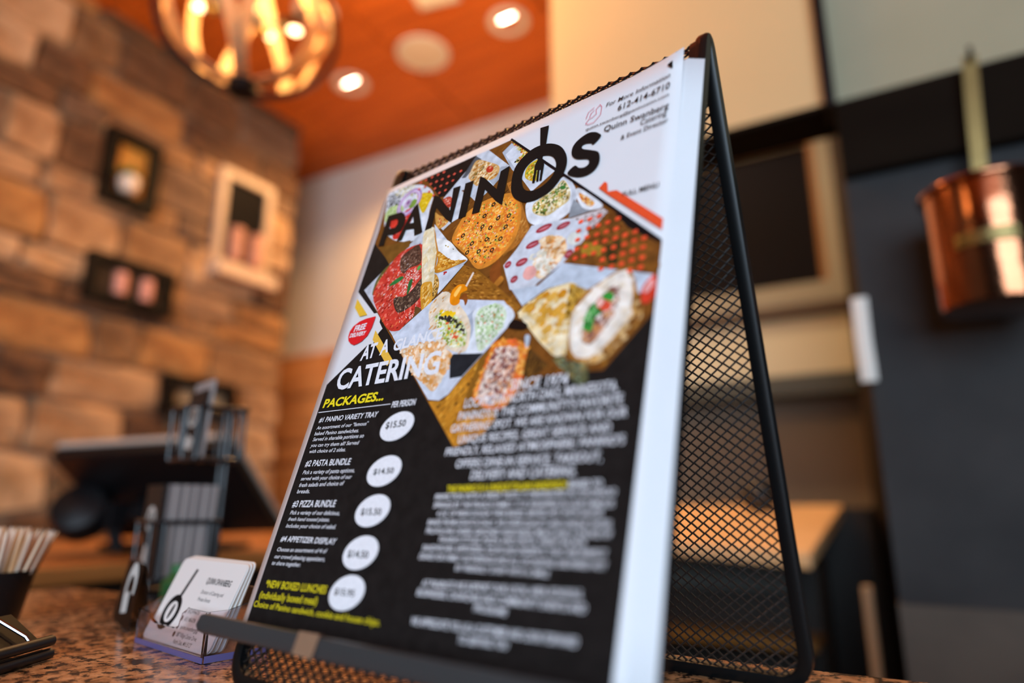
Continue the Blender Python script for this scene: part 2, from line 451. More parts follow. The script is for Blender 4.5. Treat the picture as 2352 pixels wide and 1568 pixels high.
bm = bmesh.new(); add_lathe(bm, [(0, .19), (.018, .19), (.026, .184), (.026, .152), (0, .152)], 24); obj('top_hub', bm, M_black, pn, smooth=True)
tube('rod', [(0, 0, .18), (0, 0, CEIL - PC.z - .02)], .005, M_black, pn)
bm = bmesh.new(); add_lathe(bm, [(0, 0), (.05, 0), (.055, .008), (.055, .022), (0, .022)], 24, Matrix.Translation((0, 0, CEIL - PC.z - .021))); obj('canopy', bm, M_black, pn, smooth=True)
tube('stem', [(0, 0, .17), (0, 0, .02)], .006, M_black, pn)
bm = bmesh.new(); add_lathe(bm, [(0, .03), (.014, .028), (.018, .012), (.018, -.006), (.012, -.012), (0, -.013)], 16); obj('socket_hub', bm, M_black, pn, smooth=True)
for i, d in enumerate([(-.098, -.056, .030), (-.012, -.02, -.030), (.086, .05, -.030), (.05, -.09, .05), (-.05, .09, .04)]):
    d = Vector(d)
    arm = tube('arm', [d.normalized() * .012, d * .72], .004, M_black, pn)
    bm = bmesh.new(); Mx = Matrix.Translation(d) @ d.to_track_quat('Z', 'Y').to_matrix().to_4x4()
    add_lathe(bm, [(0, -.034), (.008, -.033), (.008, -.012), (0, -.012)], 12, Mx); obj('socket', bm, M_brass, arm, smooth=True)
    bm = bmesh.new(); add_lathe(bm, [(0, -.013), (.005, -.012), (.008, -.002), (.008, .005), (.0045, .012), (0, .015)], 14, Mx); obj('bulb', bm, M_bulb, arm, smooth=True)
lp = point('pendant_bulb_light', PC + Vector((0, 0, .05)), 10, WARM, .05)

# ------------------------------------------------------------------ framed niches on the stone wall
WX = -2.232
def shadow_box(name, label, y0, y1, z0, z1, fw, mframe, mback, depth=.034):
    t = empty(name, (WX, (y0 + y1) / 2, (z0 + z1) / 2)); tag(t, label, 'frame')
    hy, hz = (y1 - y0) / 2, (z1 - z0) / 2
    box('back_panel', -.012, .004, -hy + fw * .5, hy - fw * .5, -hz + fw * .5, hz - fw * .5, mback, t)
    box('frame_rail', -.012, depth, -hy, hy, hz - fw, hz, mframe, t, .002)
    box('frame_rail', -.012, depth, -hy, hy, -hz, -hz + fw, mframe, t, .002)
    box('frame_stile', -.012, depth - .001, -hy, -hy + fw, -hz + fw, hz - fw, mframe, t, .002)
    box('frame_stile', -.012, depth - .001, hy - fw, hy, -hz + fw, hz - fw, mframe, t, .002)
    return t
M_fb = mat('frame_black', (.005, .0035, .0025), .6, spec=.15)
shadow_box('shadow_box', 'upright black box frame with amber back holding a potted plant', 1.078, 1.268, 2.135, 2.403, .040, M_fb, mat('panel_amber', (.55, .27, .045), .6))
pp = empty('potted_plant', (WX + .036, 1.160, 2.1765)); tag(pp, 'small green plant in a white pot inside upright black frame', 'plant')
bm = bmesh.new(); add_lathe(bm, [(0, 0), (.018, 0), (.028, .012), (.033, .035), (.031, .055), (.027, .058), (.027, .050), (0, .048)], 24); obj('flowerpot', bm, mat('ceramic_white', (.80, .74, .66), .5), pp, smooth=True)
prn = random.Random(5); bm = bmesh.new()
for i in range(44):
    a = prn.uniform(0, 6.28); l = prn.uniform(.040, .066); el = prn.uniform(.1, 1.2)
    d = Vector((math.cos(a) * math.cos(el) * .3, math.sin(a) * math.cos(el), math.sin(el))) * l
    b = Vector((prn.uniform(-.008, .012), prn.uniform(-.012, .012), .050)); s = d.cross(Vector((0, 0, 1))).normalized() * .013
    vs_ = [bm.verts.new(p) for p in (b, b + d * .5 + s, b + d, b + d * .5 - s)]; bm.faces.new(vs_)
fo = obj('foliage', bm, mat('leaf_green', (.10, .20, .03), .5), pp); fo['kind'] = 'stuff'
shadow_box('picture_frame', 'tall pale wooden frame around a black niche with two pink tumblers', 1.525, 1.785, 2.045, 2.462, .034, mat('frame_palewood', (.56, .44, .33), .6), mat('niche_black', (.006, .005, .005), .7, spec=.1), .016)
tag(box('ledge_block', WX - .012, WX + .075, 1.512, 1.795, 1.995, 2.0455, mat('stone_pale', (.72, .56, .40), .8), bevel=.006), 'pale stone ledge under the tall pale frame', 'ledge')
M_pink = mat('glass_pink', (.60, .30, .20), .35)
def tumbler(x, y, z, r, h, label, group, name='tumbler', m=None):
    bm = bmesh.new(); add_lathe(bm, [(0, 0), (r * .85, 0), (r, h * .12), (r, h), (r * .92, h), (r * .9, h * .15), (0, h * .12)], 20)
    o = obj(name, bm, m or M_pink, smooth=True); o.location = (x, y, z); return tag(o, label, 'glass', group)
for y in (1.605, 1.70): tumbler(WX + .034, y, 2.0785, .029, .13, 'pink tumbler standing in the tall pale frame', 'tumblers in the tall pale frame')
shadow_box('wall_niche', 'wide black box frame holding two pink glass jars', 1.080, 1.376, 1.785, 1.948, .034, M_fb, mat('niche_brown', (.045, .028, .016), .6))
for y in (1.185, 1.275): tumbler(WX + .028, y, 1.8185, .021, .075, 'pink glass jar standing in the wide black frame', 'glass jars in the wide black frame', 'glass_jar', mat('glass_pink_jar', (.70, .33, .25), .35))
shadow_box('niche_frame', 'low wide black box frame with beige back behind the card rack', 1.390, 1.680, 1.448, 1.585, .040, M_fb, mat('niche_beige', (.40, .31, .19), .6))

# ------------------------------------------------------------------ counters
ct = empty('granite_counter', (0, .1, COUNTER_Z)); tag(ct, 'polished brown speckled granite bar counter', 'counter')
bm = bmesh.new(); add_box(bm, -.80, .95, -.55, .322, -.032, 0)
gt = obj('counter_top', bm, M_granite, ct, bevel=.004)
box('counter_base', -.76, .90, -.40, .285, -COUNTER_Z, -.031, mat('counter_front', (.030, .022, .016), .6), ct)
wl = empty('wooden_counter', (-1.40, .9, 0)); tag(wl, 'orange stained wooden service counter under the till screen', 'counter')
box('counter_top', -.45, .335, -.75, .72, 1.022, 1.05, mat('wood_orange_top', (.46, .19, .05), .35, noise=(10, (.32, .12, .03), 6, .35, .7), stretch=(1, .2, 1)), wl, .004)
box('counter_base', -.42, .28, -.72, .69, 0, 1.023, mat('counter_base_dark', (.022, .014, .009), .6), wl)

# ------------------------------------------------------------------ till screen seen from behind
A_, B_, C_ = Vector((-1.328, 0.636, 1.222)), Vector((-1.006, 0.759, 1.235)), Vector((-1.070, 0.942, 1.087))
e1 = (B_ - A_).normalized(); e2 = (C_ - B_); e2 = (e2 - e1 * e2.dot(e1)).normalized(); e3 = e1.cross(e2)
if e3.z < 0: e3 = -e3
mid = (A_ + B_) / 2 + e2 * .122
ps = empty('till_screen', mid); tag(ps, 'black touch screen till seen from behind on the wooden counter', 'till')
Mp = Matrix(((e1.x, e2.x, e3.x, 0), (e1.y, e2.y, e3.y, 0), (e1.z, e2.z, e3.z, 0), (0, 0, 0, 1)))
bm = bmesh.new(); add_box(bm, -.172, .172, -.122, .122, -.004, .020, Mp); obj('housing', bm, M_blackplastic, ps, bevel=.004)
bm = bmesh.new(); add_box(bm, -.174, .174, -.125, .124, .019, .030, Mp); obj('bezel', bm, mat('bezel_silver', (.50, .44, .38), .4), ps, bevel=.003)
bm = bmesh.new(); add_box(bm, -.162, .162, -.112, .112, .0295, .0312, Mp); obj('screen', bm, mat('screen_glass', (.01, .01, .012), .1), ps)
bm = bmesh.new(); add_box(bm, -.07, .07, .0, .09, -.045, -.003, Mp); obj('rear_cover', bm, M_blackplastic, ps, bevel=.01)
bm = bmesh.new()
add_tube(bm, [Mp @ Vector((.0, .05, -.03)), Vector((-.08, .08, 1.09)) - Vector((0, 0, mid.z)), Vector((-.08, .08, 1.056)) - Vector((0, 0, mid.z))], .022, 12)
obj('stand_arm', bm, M_blackplastic, ps, smooth=True)
bm = bmesh.new(); add_box(bm, -.18, .02, -.02, .18, 1.0502 - mid.z, 1.062 - mid.z); obj('base', bm, M_blackplastic, ps, bevel=.004)
bm = bmesh.new()
hubp = Vector((-1.318, .700, 1.121)) - mid
add_lathe(bm, [(0, -.032), (.040, -.030), (.050, -.018), (.052, .010), (.044, .028), (.020, .036), (0, .037)], 24, Matrix.Translation(hubp) @ Euler((R(60), R(20), R(30))).to_matrix().to_4x4())
obj('card_reader', bm, M_blackplastic, ps, smooth=True)
bm = bmesh.new(); add_box(bm, -.018, .018, -.018, .018, -.05, .0, Matrix.Translation(hubp + Vector((.05, .03, .02)))); obj('reader_arm', bm, M_blackplastic, ps, bevel=.003)
tube('reader_post', [hubp + Vector((.05, .03, -.02)), hubp + Vector((.06, .04, 1.0540 - mid.z - hubp.z))], .012, M_blackplastic, ps)

# ------------------------------------------------------------------ what is printed on the menu (millimetres from the sheet's top left corner)
INK = [
 ('p','1f1c1b',((4.3,9.0),(108.1,5.5),(212.5,109.0),(210.8,281),(4.3,281),(4.3,149.6),(31.5,128.0),(36.2,127.8),(38.4,121.2),(40.6,119.0),(36.0,113.9),(35.0,106.9),(28.1,106.5),(4.3,86.1))),
 ('p','7a4a1c',((1.3,7.1),(107.8,5.7),(212.5,109.4),(211.2,143.8),(192.1,166.0),(163.0,164.5),(119.3,194.4),(11.0,86.9),(28.2,71.4),(5.2,49.6))),
 ('s',420,0.5,1.3,7,-35,('5a3210','9a6426','a8742a','6b3d14','4a2a10','8a5622'),((1.3,7.1),(107.8,5.7),(212.5,109.4),(211.2,143.8),(192.1,166.0),(163.0,164.5),(119.3,194.4),(11.0,86.9),(28.2,71.4),(5.2,49.6))),
 ('p','c18127',((94.8,169.5),(104.9,170.1),(118.5,154.2),(124.0,147.4),(130.9,146.7),(135.5,156.5),(134.8,174.0),(140.8,181.3),(136.4,188.0),(129.2,191.6),(119.2,194.1),(105.2,180.0))),
 ('s',160,0.5,1.3,9,-52,('e0a23a','a86a1c','d9962e','8a541a','f0b64a','5a3a18'),((94.8,169.5),(104.9,170.1),(118.5,154.2),(124.0,147.4),(130.9,146.7),(135.5,156.5),(134.8,174.0),(140.8,181.3),(136.4,188.0),(129.2,191.6),(119.2,194.1),(105.2,180.0))),
 ('p','8a5c1e',((119.1,177.3),(119.6,167.6),(123.0,150.1),(125.1,147.6),(130.4,144.7),(128.6,154.7),(124.8,168.6),(125.0,173.0),(135.9,178.4),(122.6,179.8))),
 ('p','5a3c1c',((151.2,149.0),(160.5,156.6),(164.4,159.8),(159.1,163.7),(151.4,165.7),(151.5,157.5))),
 ('s',40,0.5,1.2,8,-60,('4a2e14','7a5220','8a6028','3a2410'),((151.2,149.0),(160.5,156.6),(164.4,159.8),(159.1,163.7),(151.4,165.7),(151.5,157.5))),
 ('b','dfe3ea',((7.3,32.2),(3.3,15.9),(3.2,6.3),(31.3,10.0),(49.3,23.2),(51.2,38.4),(52.9,58.1),(31.5,55.6),(14.4,44.7))),
 ('s',90,0.5,1.1,2,None,('d9d09a','a8a040','efe6bd','6d6a2c','c8c080'),((4.3,6.2),(28.8,8.3),(39.0,20.7),(16.5,16.1))),
 ('s',60,0.6,1.2,1.3,None,('2a2826','55504c','1a1a1a','7a7670','3a3a38'),((1.8,7.6),(15.1,12.4),(19.0,24.0),(5.4,20.1))),
 ('b','e3bd1c',((34.6,19.1),(48.9,23.5),(48.6,30.9),(45.5,38.1),(37.3,27.0))),
 ('s',30,0.5,1,2,None,('f5da4a','c99a10','e8c830'),((35.3,19.8),(48.0,23.6),(48.1,30.8),(44.9,36.3))),
 ('b','bcd28c',((5.9,27.4),(8.0,21.1),(18.8,22.2),(23.9,29.1),(10.7,34.2))),
 ('s',22,0.5,1.2,2,None,('e3ecc8','8aac58','d0e0a8'),((7.1,27.8),(8.5,22.1),(19.2,23.2),(22.6,28.3),(10.9,33.4))),
 ('b','d4342a',((21.6,49.0),(26.0,30.7),(35.0,31.2),(36.3,40.0),(30.5,51.7))),
 ('b','d83a2c',((13.0,32.4),(20.2,33.9),(25.3,43.9),(16.7,40.8))),
 ('s',30,0.4,1,2,None,('f07060','b02018','f2a090','e04a38'),((22.4,48.4),(27.0,31.9),(34.6,31.5),(35.7,39.8),(29.6,50.6))),
 ('r','b58cc2',(27.8,23.6),11.2,7.6),
 ('r','e0d0e4',(27.8,23.6),9.6,8.6),
 ('r','7a9a40',(32.2,26.0),3.5,0),
 ('r','c8b0cc',(26.5,24.0),3.6,0),
 ('r','8a5a90',(26.7,23.2),1.6,0),
 ('p','1d1716',((36.3,7.5),(81.4,5.9),(78.2,12.6),(62.7,31.0),(57.5,30.1),(40.4,10.8))),
 ('p','cdd4de',((81.4,5.9),(90.8,6.1),(112.4,27.6),(100.4,40.1),(91.7,46.1),(87.2,41.4),(77.7,31.7),(67.2,31.0),(61.3,32.2),(78.3,13.0))),
 ('p','565a60',((80.7,6.5),(86.3,11.3),(76.5,21.9),(72.8,21.0))),
 ('p','aab2bd',((97.5,32.0),(105.2,24.8),(112.4,27.6),(102.6,37.8))),
 ('b','d9a866',((79.6,17.7),(82.8,10.7),(94.5,17.2),(103.4,24.1),(103.2,31.1),(97.5,32.0),(89.7,27.0),(88.9,33.1),(79.6,23.5))),
 ('s',110,0.5,1.5,2,-30,('f0d9a8','c48a3f','b5722a','e6c088','f5e6c4'),((80.1,17.9),(83.0,11.6),(94.7,17.9),(102.7,24.2),(102.6,30.1),(97.4,31.6),(89.6,26.6),(88.6,31.7),(79.9,23.2))),
 ('s',18,0.4,0.9,3,-50,('4a6a28','7a2a20','3a4a20'),((81.2,23.3),(89.7,17.7),(91.1,19.9),(83.4,24.9))),
 ('b','c43a22',((92.9,22.3),(94.0,20.1),(97.1,21.1),(98.9,24.2),(97.5,25.9),(94.7,25.0))),
 ('r','e88a6a',(96.1,21.9),1.0,0),
 ('p','d5d9e0',((61.3,32.2),(70.4,27.3),(78.2,33.5),(80.5,53.7),(75.0,55.0),(69.5,59.0),(63.9,53.7),(70.1,43.3))),
 ('b','c9402a',((61.6,34.3),(64.0,32.3),(68.5,33.9),(70.5,39.4),(68.8,42.0))),
 ('s',40,0.4,0.9,2,None,('e8806a','a02a1c','f2c0a8','d85a40'),((61.6,34.3),(64.1,32.5),(68.3,34.0),(68.6,41.2))),
 ('b','d79a48',((57.4,42.1),(62.0,45.3),(71.9,51.7),(69.3,55.9),(63.5,55.2))),
 ('s',40,0.4,0.9,3,None,('f0d090','b87a2a','e0b060','c43a2a'),((60.9,47.3),(71.0,51.8),(69.2,55.4),(64.2,54.6))),
 ('p','d8dde6',((103.0,13.3),(108.9,8.6),(126.1,24.6),(146.1,44.5),(132.7,53.5),(124.1,41.9),(114.2,30.8))),
 ('p','b8c0cc',((103.0,13.3),(108.9,8.6),(112.0,11.7),(106.1,16.4),(124.4,41.7),(124.1,41.9),(114.2,30.8))),
 ('s',110,0.5,1.2,2,-60,('e2b93a','8aa03a','f2dd8c','c0392b','f0c860','d98a2a'),((107.6,6.1),(110.1,7.0),(126.0,24.1),(121.7,31.2),(115.5,25.1),(119.5,21.3))),
 ('d','2a2018',0.9,((115.6,25.6),(117.5,25.6),(119.0,27.5))),
 ('b','d9b22c',((132.1,30.7),(134.3,34.4),(134.5,45.6),(131.4,45.8),(125.6,40.6),(125.8,33.2))),
 ('s',60,0.5,1.2,2,-60,('f0d860','b88a1c','8a9a30','f5e8a0','c86a20'),((132.3,31.7),(133.7,34.9),(133.9,44.6),(131.2,45.0),(126.3,40.5),(126.4,34.2))),
 ('p','b4702c',((112.8,40.2),(117.1,39.6),(127.3,58.7),(137.4,79.9),(136.9,83.6),(128.7,89.1),(122.3,91.2),(129.2,70.5))),
 ('s',50,0.4,1,8,-70,('c98a40','9a5a1e','d8a050'),((113.3,40.7),(116.9,40.2),(126.9,58.5),(136.7,79.6),(128.5,88.4),(129.2,70.5))),
 ('b','dc8a30',((79.8,69.2),(81.1,60.0),(86.1,51.8),(96.2,47.7),(107.7,47.3),(119.5,49.7),(126.8,59.9),(129.4,70.5),(128.5,82.4),(123.8,89.0),(117.5,94.5),(109.3,96.3),(103.4,93.4),(95.5,84.4),(88.1,77.8))),
 ('b','ee8f2c',((82.5,70.0),(83.7,61.9),(88.6,54.9),(97.7,50.5),(108.3,49.8),(119.3,52.3),(124.9,60.7),(127.3,69.9),(126.1,81.0),(121.4,87.6),(115.4,91.9),(107.7,93.2),(103.5,91.0),(95.7,82.4),(88.8,76.2))),
 ('s',900,0.5,1.5,1.8,None,('fdb54a','f7a233','ee8a2c','ffca70','f08030','ffbe55','f59a30','e8742c'),((82.5,70.0),(83.7,61.9),(88.6,54.9),(97.7,50.5),(108.3,49.8),(119.3,52.3),(124.9,60.7),(127.3,69.9),(126.1,81.0),(121.4,87.6),(115.4,91.9),(107.7,93.2),(103.5,91.0),(95.7,82.4),(88.8,76.2))),
 ('s',50,0.5,0.9,2,None,('f2c0a8','e88a70','d8604a'),((82.5,70.0),(83.7,61.9),(88.6,54.9),(97.7,50.5),(108.3,49.8),(119.3,52.3),(124.9,60.7),(127.3,69.9),(126.1,81.0),(121.4,87.6),(115.4,91.9),(107.7,93.2),(103.5,91.0),(95.7,82.4),(88.8,76.2))),
 ('s',45,0.5,0.9,1.3,None,('8aa83a','a8c04a'),((82.5,70.0),(83.7,61.9),(88.6,54.9),(97.7,50.5),(108.3,49.8),(119.3,52.3),(124.9,60.7),(127.3,69.9),(126.1,81.0),(121.4,87.6),(115.4,91.9),(107.7,93.2),(103.5,91.0),(95.7,82.4),(88.8,76.2))),
 ('s',34,0.5,0.9,1.6,None,('2b2420','3a2c24','1f1a18'),((82.5,70.0),(83.7,61.9),(88.6,54.9),(97.7,50.5),(108.3,49.8),(119.3,52.3),(124.9,60.7),(127.3,69.9),(126.1,81.0),(121.4,87.6),(115.4,91.9),(107.7,93.2),(103.5,91.0),(95.7,82.4),(88.8,76.2))),
 ('r','2b2420',(106.4,52.8),1.5,0.7),
 ('r','2b2420',(120.2,65.1),1.5,0.7),
 ('r','2b2420',(119.8,72.3),1.5,0.7),
 ('r','2b2420',(88.1,68.4),1.5,0.7),
 ('r','2b2420',(95.2,81.9),1.5,0.7),
 ('r','2b2420',(102.0,66.6),1.5,0.7),
 ('r','2b2420',(108.4,69.4),1.5,0.7),
 ('r','2b2420',(97.1,76.5),1.5,0.7),
 ('r','2b2420',(113.7,85.5),1.5,0.7),
 ('r','2b2420',(118.0,79.6),1.5,0.7),
 ('r','2b2420',(107.8,76.9),1.5,0.7),
 ('r','2b2420',(101.6,59.2),1.5,0.7),
 ('r','2b2420',(112.7,64.4),1.5,0.7),
 ('r','2b2420',(104.0,83.7),1.5,0.7),
 ('b','8a4a1c',((115.9,99.3),(120.0,93.2),(124.2,102.0),(124.4,110.9),(119.7,108.5))),
 ('b','c07a2c',((120.0,109.8),(124.2,104.6),(126.9,107.1),(124.2,110.2))),
 ('b','e4e8ee',((131.2,64.2),(131.7,60.2),(138.6,60.6),(152.7,51.2),(161.5,61.4),(163.6,70.2),(161.0,76.4),(152.9,80.2),(143.8,79.4),(135.4,74.2))),
 ('b','c8ced8',((152.7,51.2),(157.4,55.8),(161.5,61.4),(163.2,70.1),(160.6,74.3),(160.2,65.0),(156.3,56.8))),
 ('b','d4bd82',((135.9,63.8),(140.6,60.6),(148.5,56.6),(153.1,53.5),(158.4,61.6),(159.0,68.5),(153.8,71.4),(146.7,74.2),(137.8,69.6))),
 ('s',260,0.5,1.4,2.4,None,('f2e6bd','c9a24a','f5eed2','8d7238','e8d9a0','e0c070'),((136.3,63.9),(140.8,61.4),(148.6,57.3),(153.3,54.2),(157.7,61.4),(158.2,67.9),(153.7,70.6),(146.5,73.5),(138.0,69.0))),
 ('s',45,0.5,1.1,2,None,('7d9a3c','3f7a35','4a5a28'),((136.3,63.9),(140.8,61.4),(148.6,57.3),(153.3,54.2),(157.7,61.4),(158.2,67.9),(153.7,70.6),(146.5,73.5),(138.0,69.0))),
 ('b','3f7a35',((151.4,58.0),(153.8,57.2),(155.8,59.3),(154.3,60.1))),
 ('p','8f959c',((162.1,69.0),(168.8,76.5),(177.0,80.0),(165.3,80.4),(161.0,80.3),(160.8,75.7))),
 ('b','e6e9ee',((162.5,65.8),(164.9,63.4),(179.6,78.4),(175.3,80.1),(168.2,76.3))),
 ('b','d8842f',((164.7,66.1),(169.7,70.4),(174.9,75.8),(172.5,77.2),(166.8,71.3))),
 ('s',50,0.5,1.1,1.6,None,('f2b860','b8442a','f5e0b0','e89a40'),((165.1,66.7),(169.7,70.7),(174.3,75.6),(172.4,76.6),(167.1,71.1))),
 ('p','d6d3d6',((161.1,81.0),(180.6,81.2),(183.4,84.6),(177.1,92.3),(173.7,96.4),(162.7,106.7),(159.1,86.6))),
 ('s',90,0.5,1,2,-20,('8a7068','b8a8a8','c8b8b8'),((165.6,82.4),(180.6,81.5),(183.0,84.8),(176.9,91.0),(172.9,91.0))),
 ('p','d0d6e0',((138.1,77.6),(161.1,80.6),(172.8,87.0),(172.0,94.3),(165.7,103.9),(162.7,106.9),(149.7,114.5),(146.1,118.1),(132.6,114.6),(124.6,98.3),(131.4,89.9))),
 ('p','d0d6e0',((135.2,114.8),(151.4,116.8),(142.9,126.2))),
 ('e','a53944',(146.6,81.9),4.96,2.139,-8),
 ('e','c87880',(146.6,81.9),3.2,0.6000000000000001,-8),
 ('e','a53944',(158.6,84.1),4.03,1.96075,-8),
 ('e','c87880',(158.6,84.1),2.6,0.55,-8),
 ('e','a53944',(141.5,90.3),4.34,2.139,-8),
 ('e','c87880',(141.5,90.3),2.8000000000000003,0.6000000000000001,-8),
 ('e','a53944',(136.6,99.5),3.7199999999999998,2.31725,-8),
 ('e','c87880',(136.6,99.5),2.4000000000000004,0.65,-8),
 ('e','a53944',(127.7,98.6),2.17,2.139,-8),
 ('e','c87880',(127.7,98.6),1.4000000000000001,0.6000000000000001,-8),
 ('e','a53944',(134.0,108.9),2.325,2.139,-8),
 ('e','c87880',(134.0,108.9),1.5,0.6000000000000001,-8),
 ('e','a53944',(141.0,119.1),3.1,2.139,-8),
 ('e','c87880',(141.0,119.1),2.0,0.6000000000000001,-8),
 ('e','a53944',(164.9,102.5),2.48,2.4955,-8),
 ('e','c87880',(164.9,102.5),1.6,0.7000000000000001,-8),
 ('b','ddae80',((145.7,88.9),(150.6,87.7),(160.0,91.9),(163.2,99.0),(161.1,104.4),(156.1,109.6),(151.2,112.8),(146.8,109.6),(144.1,101.0),(148.4,96.0))),
 ('s',170,1,2.6,1.5,None,('f0cfa4','d9924a','f6e3c4','c98a50','f2d8b4','e0a868'),((146.5,89.4),(150.7,88.4),(159.5,92.3),(162.5,98.8),(160.4,103.9),(155.6,108.9),(151.0,111.9),(147.3,109.5),(144.8,101.5),(148.8,96.4))),
 ('s',50,0.8,2,2,None,('e8e4d4','d8d0b8','f2ede0'),((140.3,96.8),(147.2,96.3),(148.2,94.7),(156.0,103.0),(158.1,107.8),(151.7,112.0),(143.7,100.9))),
 ('b','e9a9a0',((139.2,107.1),(140.5,103.7),(144.4,103.8),(147.2,106.7),(147.0,110.3),(143.5,111.7),(140.2,109.8))),
 ('b','dfe2da',((162.4,93.2),(164.5,90.2),(168.8,91.2),(170.3,95.0),(168.8,98.2),(164.5,96.9))),
 ('p','7a4a1e',((182.7,84.5),(186.6,86.4),(211.9,110.8),(211.2,125.8),(190.4,117.9),(163.3,106.9),(172.4,96.8),(176.9,91.0))),
 ('s',120,1.2,3,2,15,('6a3e18','8a5622','6f451c','84521f'),((182.7,84.5),(186.6,86.4),(211.9,110.8),(211.2,125.8),(190.4,117.9),(163.3,106.9),(172.4,96.8),(176.9,91.0))),
 ('s',20,1.5,3,1.4,None,('a8802a','9a7626'),((171.8,98.5),(181.5,103.1),(182.1,107.3),(174.3,103.9))),
 ('s',18,1.2,2.6,1.5,None,('3a3218','4a3a1a'),((186.9,103.5),(191.2,103.6),(192.0,113.9),(187.4,114.3))),
 ('p','1a1616',((186.7,85.4),(193.9,91.1),(212.1,110.6),(207.9,107.4),(195.1,96.8))),
 ('p','c1cddb',((162.7,107.0),(211.5,125.8),(211.1,136.0),(204.2,132.9),(180.5,125.9),(177.6,124.7),(168.4,119.1),(155.6,119.5),(142.9,126.0),(134.0,115.1),(150.1,116.5))),
 ('b','d8402a',((205.3,134.7),(206.3,129.8),(210.1,125.7),(211.6,126.6),(212.1,135.2),(208.7,139.0),(206.1,137.4))),
 ('b','eaa8a4',((206.5,131.9),(208.9,127.9),(210.8,128.1),(210.6,130.9),(208.1,133.8))),
 ('p','e8d2a0',((140.8,129.5),(145.8,125.4),(156.8,119.8),(168.4,119.1),(178.3,125.4),(173.7,130.9),(173.0,146.0),(172.7,156.6),(166.0,155.6),(156.4,146.8))),
 ('s',220,1.4,3.6,1.7,None,('f3e6c4','ecd8a8','f0dcae','e6c88a','efe0bc','e0b868'),((143.7,129.8),(146.8,126.7),(157.2,121.6),(168.1,120.8),(175.0,125.1),(172.6,130.6),(171.8,145.3),(171.3,154.9),(166.9,154.2),(158.0,146.5))),
 ('s',26,1.5,3.5,1.6,-30,('d9a03a','c9861f','dca848'),((145.5,126.5),(157.1,121.0),(166.8,123.3),(168.1,134.0),(166.9,142.3),(170.1,148.1),(161.6,144.5),(153.8,134.4))),
 ('p','b0822e',((168.5,119.7),(177.7,125.2),(173.3,131.8),(171.8,139.0),(168.9,138.4),(169.1,126.6))),
 ('s',40,1,2.4,2,60,('c99a3a','8a6420','d0a850'),((168.9,120.7),(176.9,125.3),(173.0,131.8),(171.6,137.9),(169.8,137.0),(169.4,126.6))),
 ('b','b07a38',((172.4,145.4),(172.8,135.5),(176.9,127.2),(185.4,122.7),(194.2,118.7),(200.6,122.5),(204.0,132.9),(207.4,144.0),(201.7,152.1),(193.6,160.3),(186.2,163.0),(178.6,160.0),(173.5,154.7))),
 ('s',110,1,2.6,2,-50,('8a5a26','c99a58','d8b47c','7a4a1e'),((203.7,132.8),(207.1,144.0),(201.1,151.5),(193.5,159.3),(186.0,162.0),(179.5,159.6),(185.7,160.1),(196.7,150.8),(202.3,141.5))),
 ('b','ece3d4',((172.8,144.9),(173.9,135.2),(179.7,127.9),(186.4,123.0),(195.3,119.8),(200.3,125.8),(201.7,132.9),(201.2,141.8),(196.6,149.8),(190.6,156.0),(183.6,159.6),(176.0,155.9))),
 ('s',80,1.2,3,1.6,None,('f5efe4','e4d6c0','efe6da'),((172.8,144.9),(173.9,135.2),(179.7,127.9),(186.4,123.0),(195.3,119.8),(200.3,125.8),(201.7,132.9),(201.2,141.8),(196.6,149.8),(190.6,156.0),(183.6,159.6),(176.0,155.9))),
 ('b','b89a84',((181.3,151.5),(180.2,145.8),(182.3,137.4),(184.6,132.2),(190.3,128.2),(194.6,128.1),(194.8,135.4),(193.2,142.2),(188.9,147.9),(184.5,152.1))),
 ('s',150,0.8,2.2,2,-55,('8a5a48','d9b8a8','6a3a30','e8d8d0','c88a50','b07058'),((181.3,151.5),(180.2,145.8),(182.3,137.4),(184.6,132.2),(190.3,128.2),(194.6,128.1),(194.8,135.4),(193.2,142.2),(188.9,147.9),(184.5,152.1))),
 ('b','2f8a34',((179.6,144.1),(180.9,135.6),(184.8,133.2),(187.6,138.5),(184.4,141.5),(183.8,147.2))),
 ('b','3a9a3a',((186.8,131.1),(189.9,129.1),(192.7,131.3),(191.8,134.0))),
 ('s',30,0.8,1.8,2,None,('4aa848','1f6a28','8ac080'),((179.9,144.2),(181.0,136.1),(184.9,133.8),(187.0,138.1),(184.2,141.4),(183.6,146.4))),
 ('b','e2553a',((184.4,134.5),(186.6,131.7),(191.1,134.6),(192.1,137.4),(189.1,138.4))),
 ('b','f0c0b4',((184.4,133.9),(186.7,131.9),(188.4,133.5),(186.4,135.8))),
 ('s',70,1,2.6,1.5,None,('7a8a6a','4a4a36','8a7a4a','5a5a3a','6a6a50'),((167.3,156.8),(175.6,161.0),(184.9,164.2),(183.9,170.7),(180.0,168.8),(171.3,160.9))),
 ('p','c3c9d3',((10.9,86.6),(28.5,72.1),(52.1,53.8),(97.3,87.9),(53.5,127.1))),
 ('p','7a5220',((12.4,54.9),(41.9,57.9),(42.8,62.9),(35.6,66.3),(28.3,72.1))),
 ('b','6a6030',((20.6,91.7),(20.7,80.4),(27.4,72.8),(33.5,73.6),(30.3,89.5),(24.6,91.9))),
 ('s',40,0.5,1,5,-50,('d9c07a','a8924a','e6d6a0','8a7a30'),((21.9,91.3),(22.2,81.5),(27.9,74.1),(32.0,74.8),(29.2,89.2))),
 ('r','d9c890',(25.3,84.7),3.1,2.3),
 ('b','cf3d30',((23.1,95.3),(22.5,84.6),(29.9,71.9),(36.9,65.2),(52.0,63.8),(57.6,69.6),(64.3,89.0),(71.4,114.1),(64.2,121.9),(50.0,122.6),(37.9,112.8))),
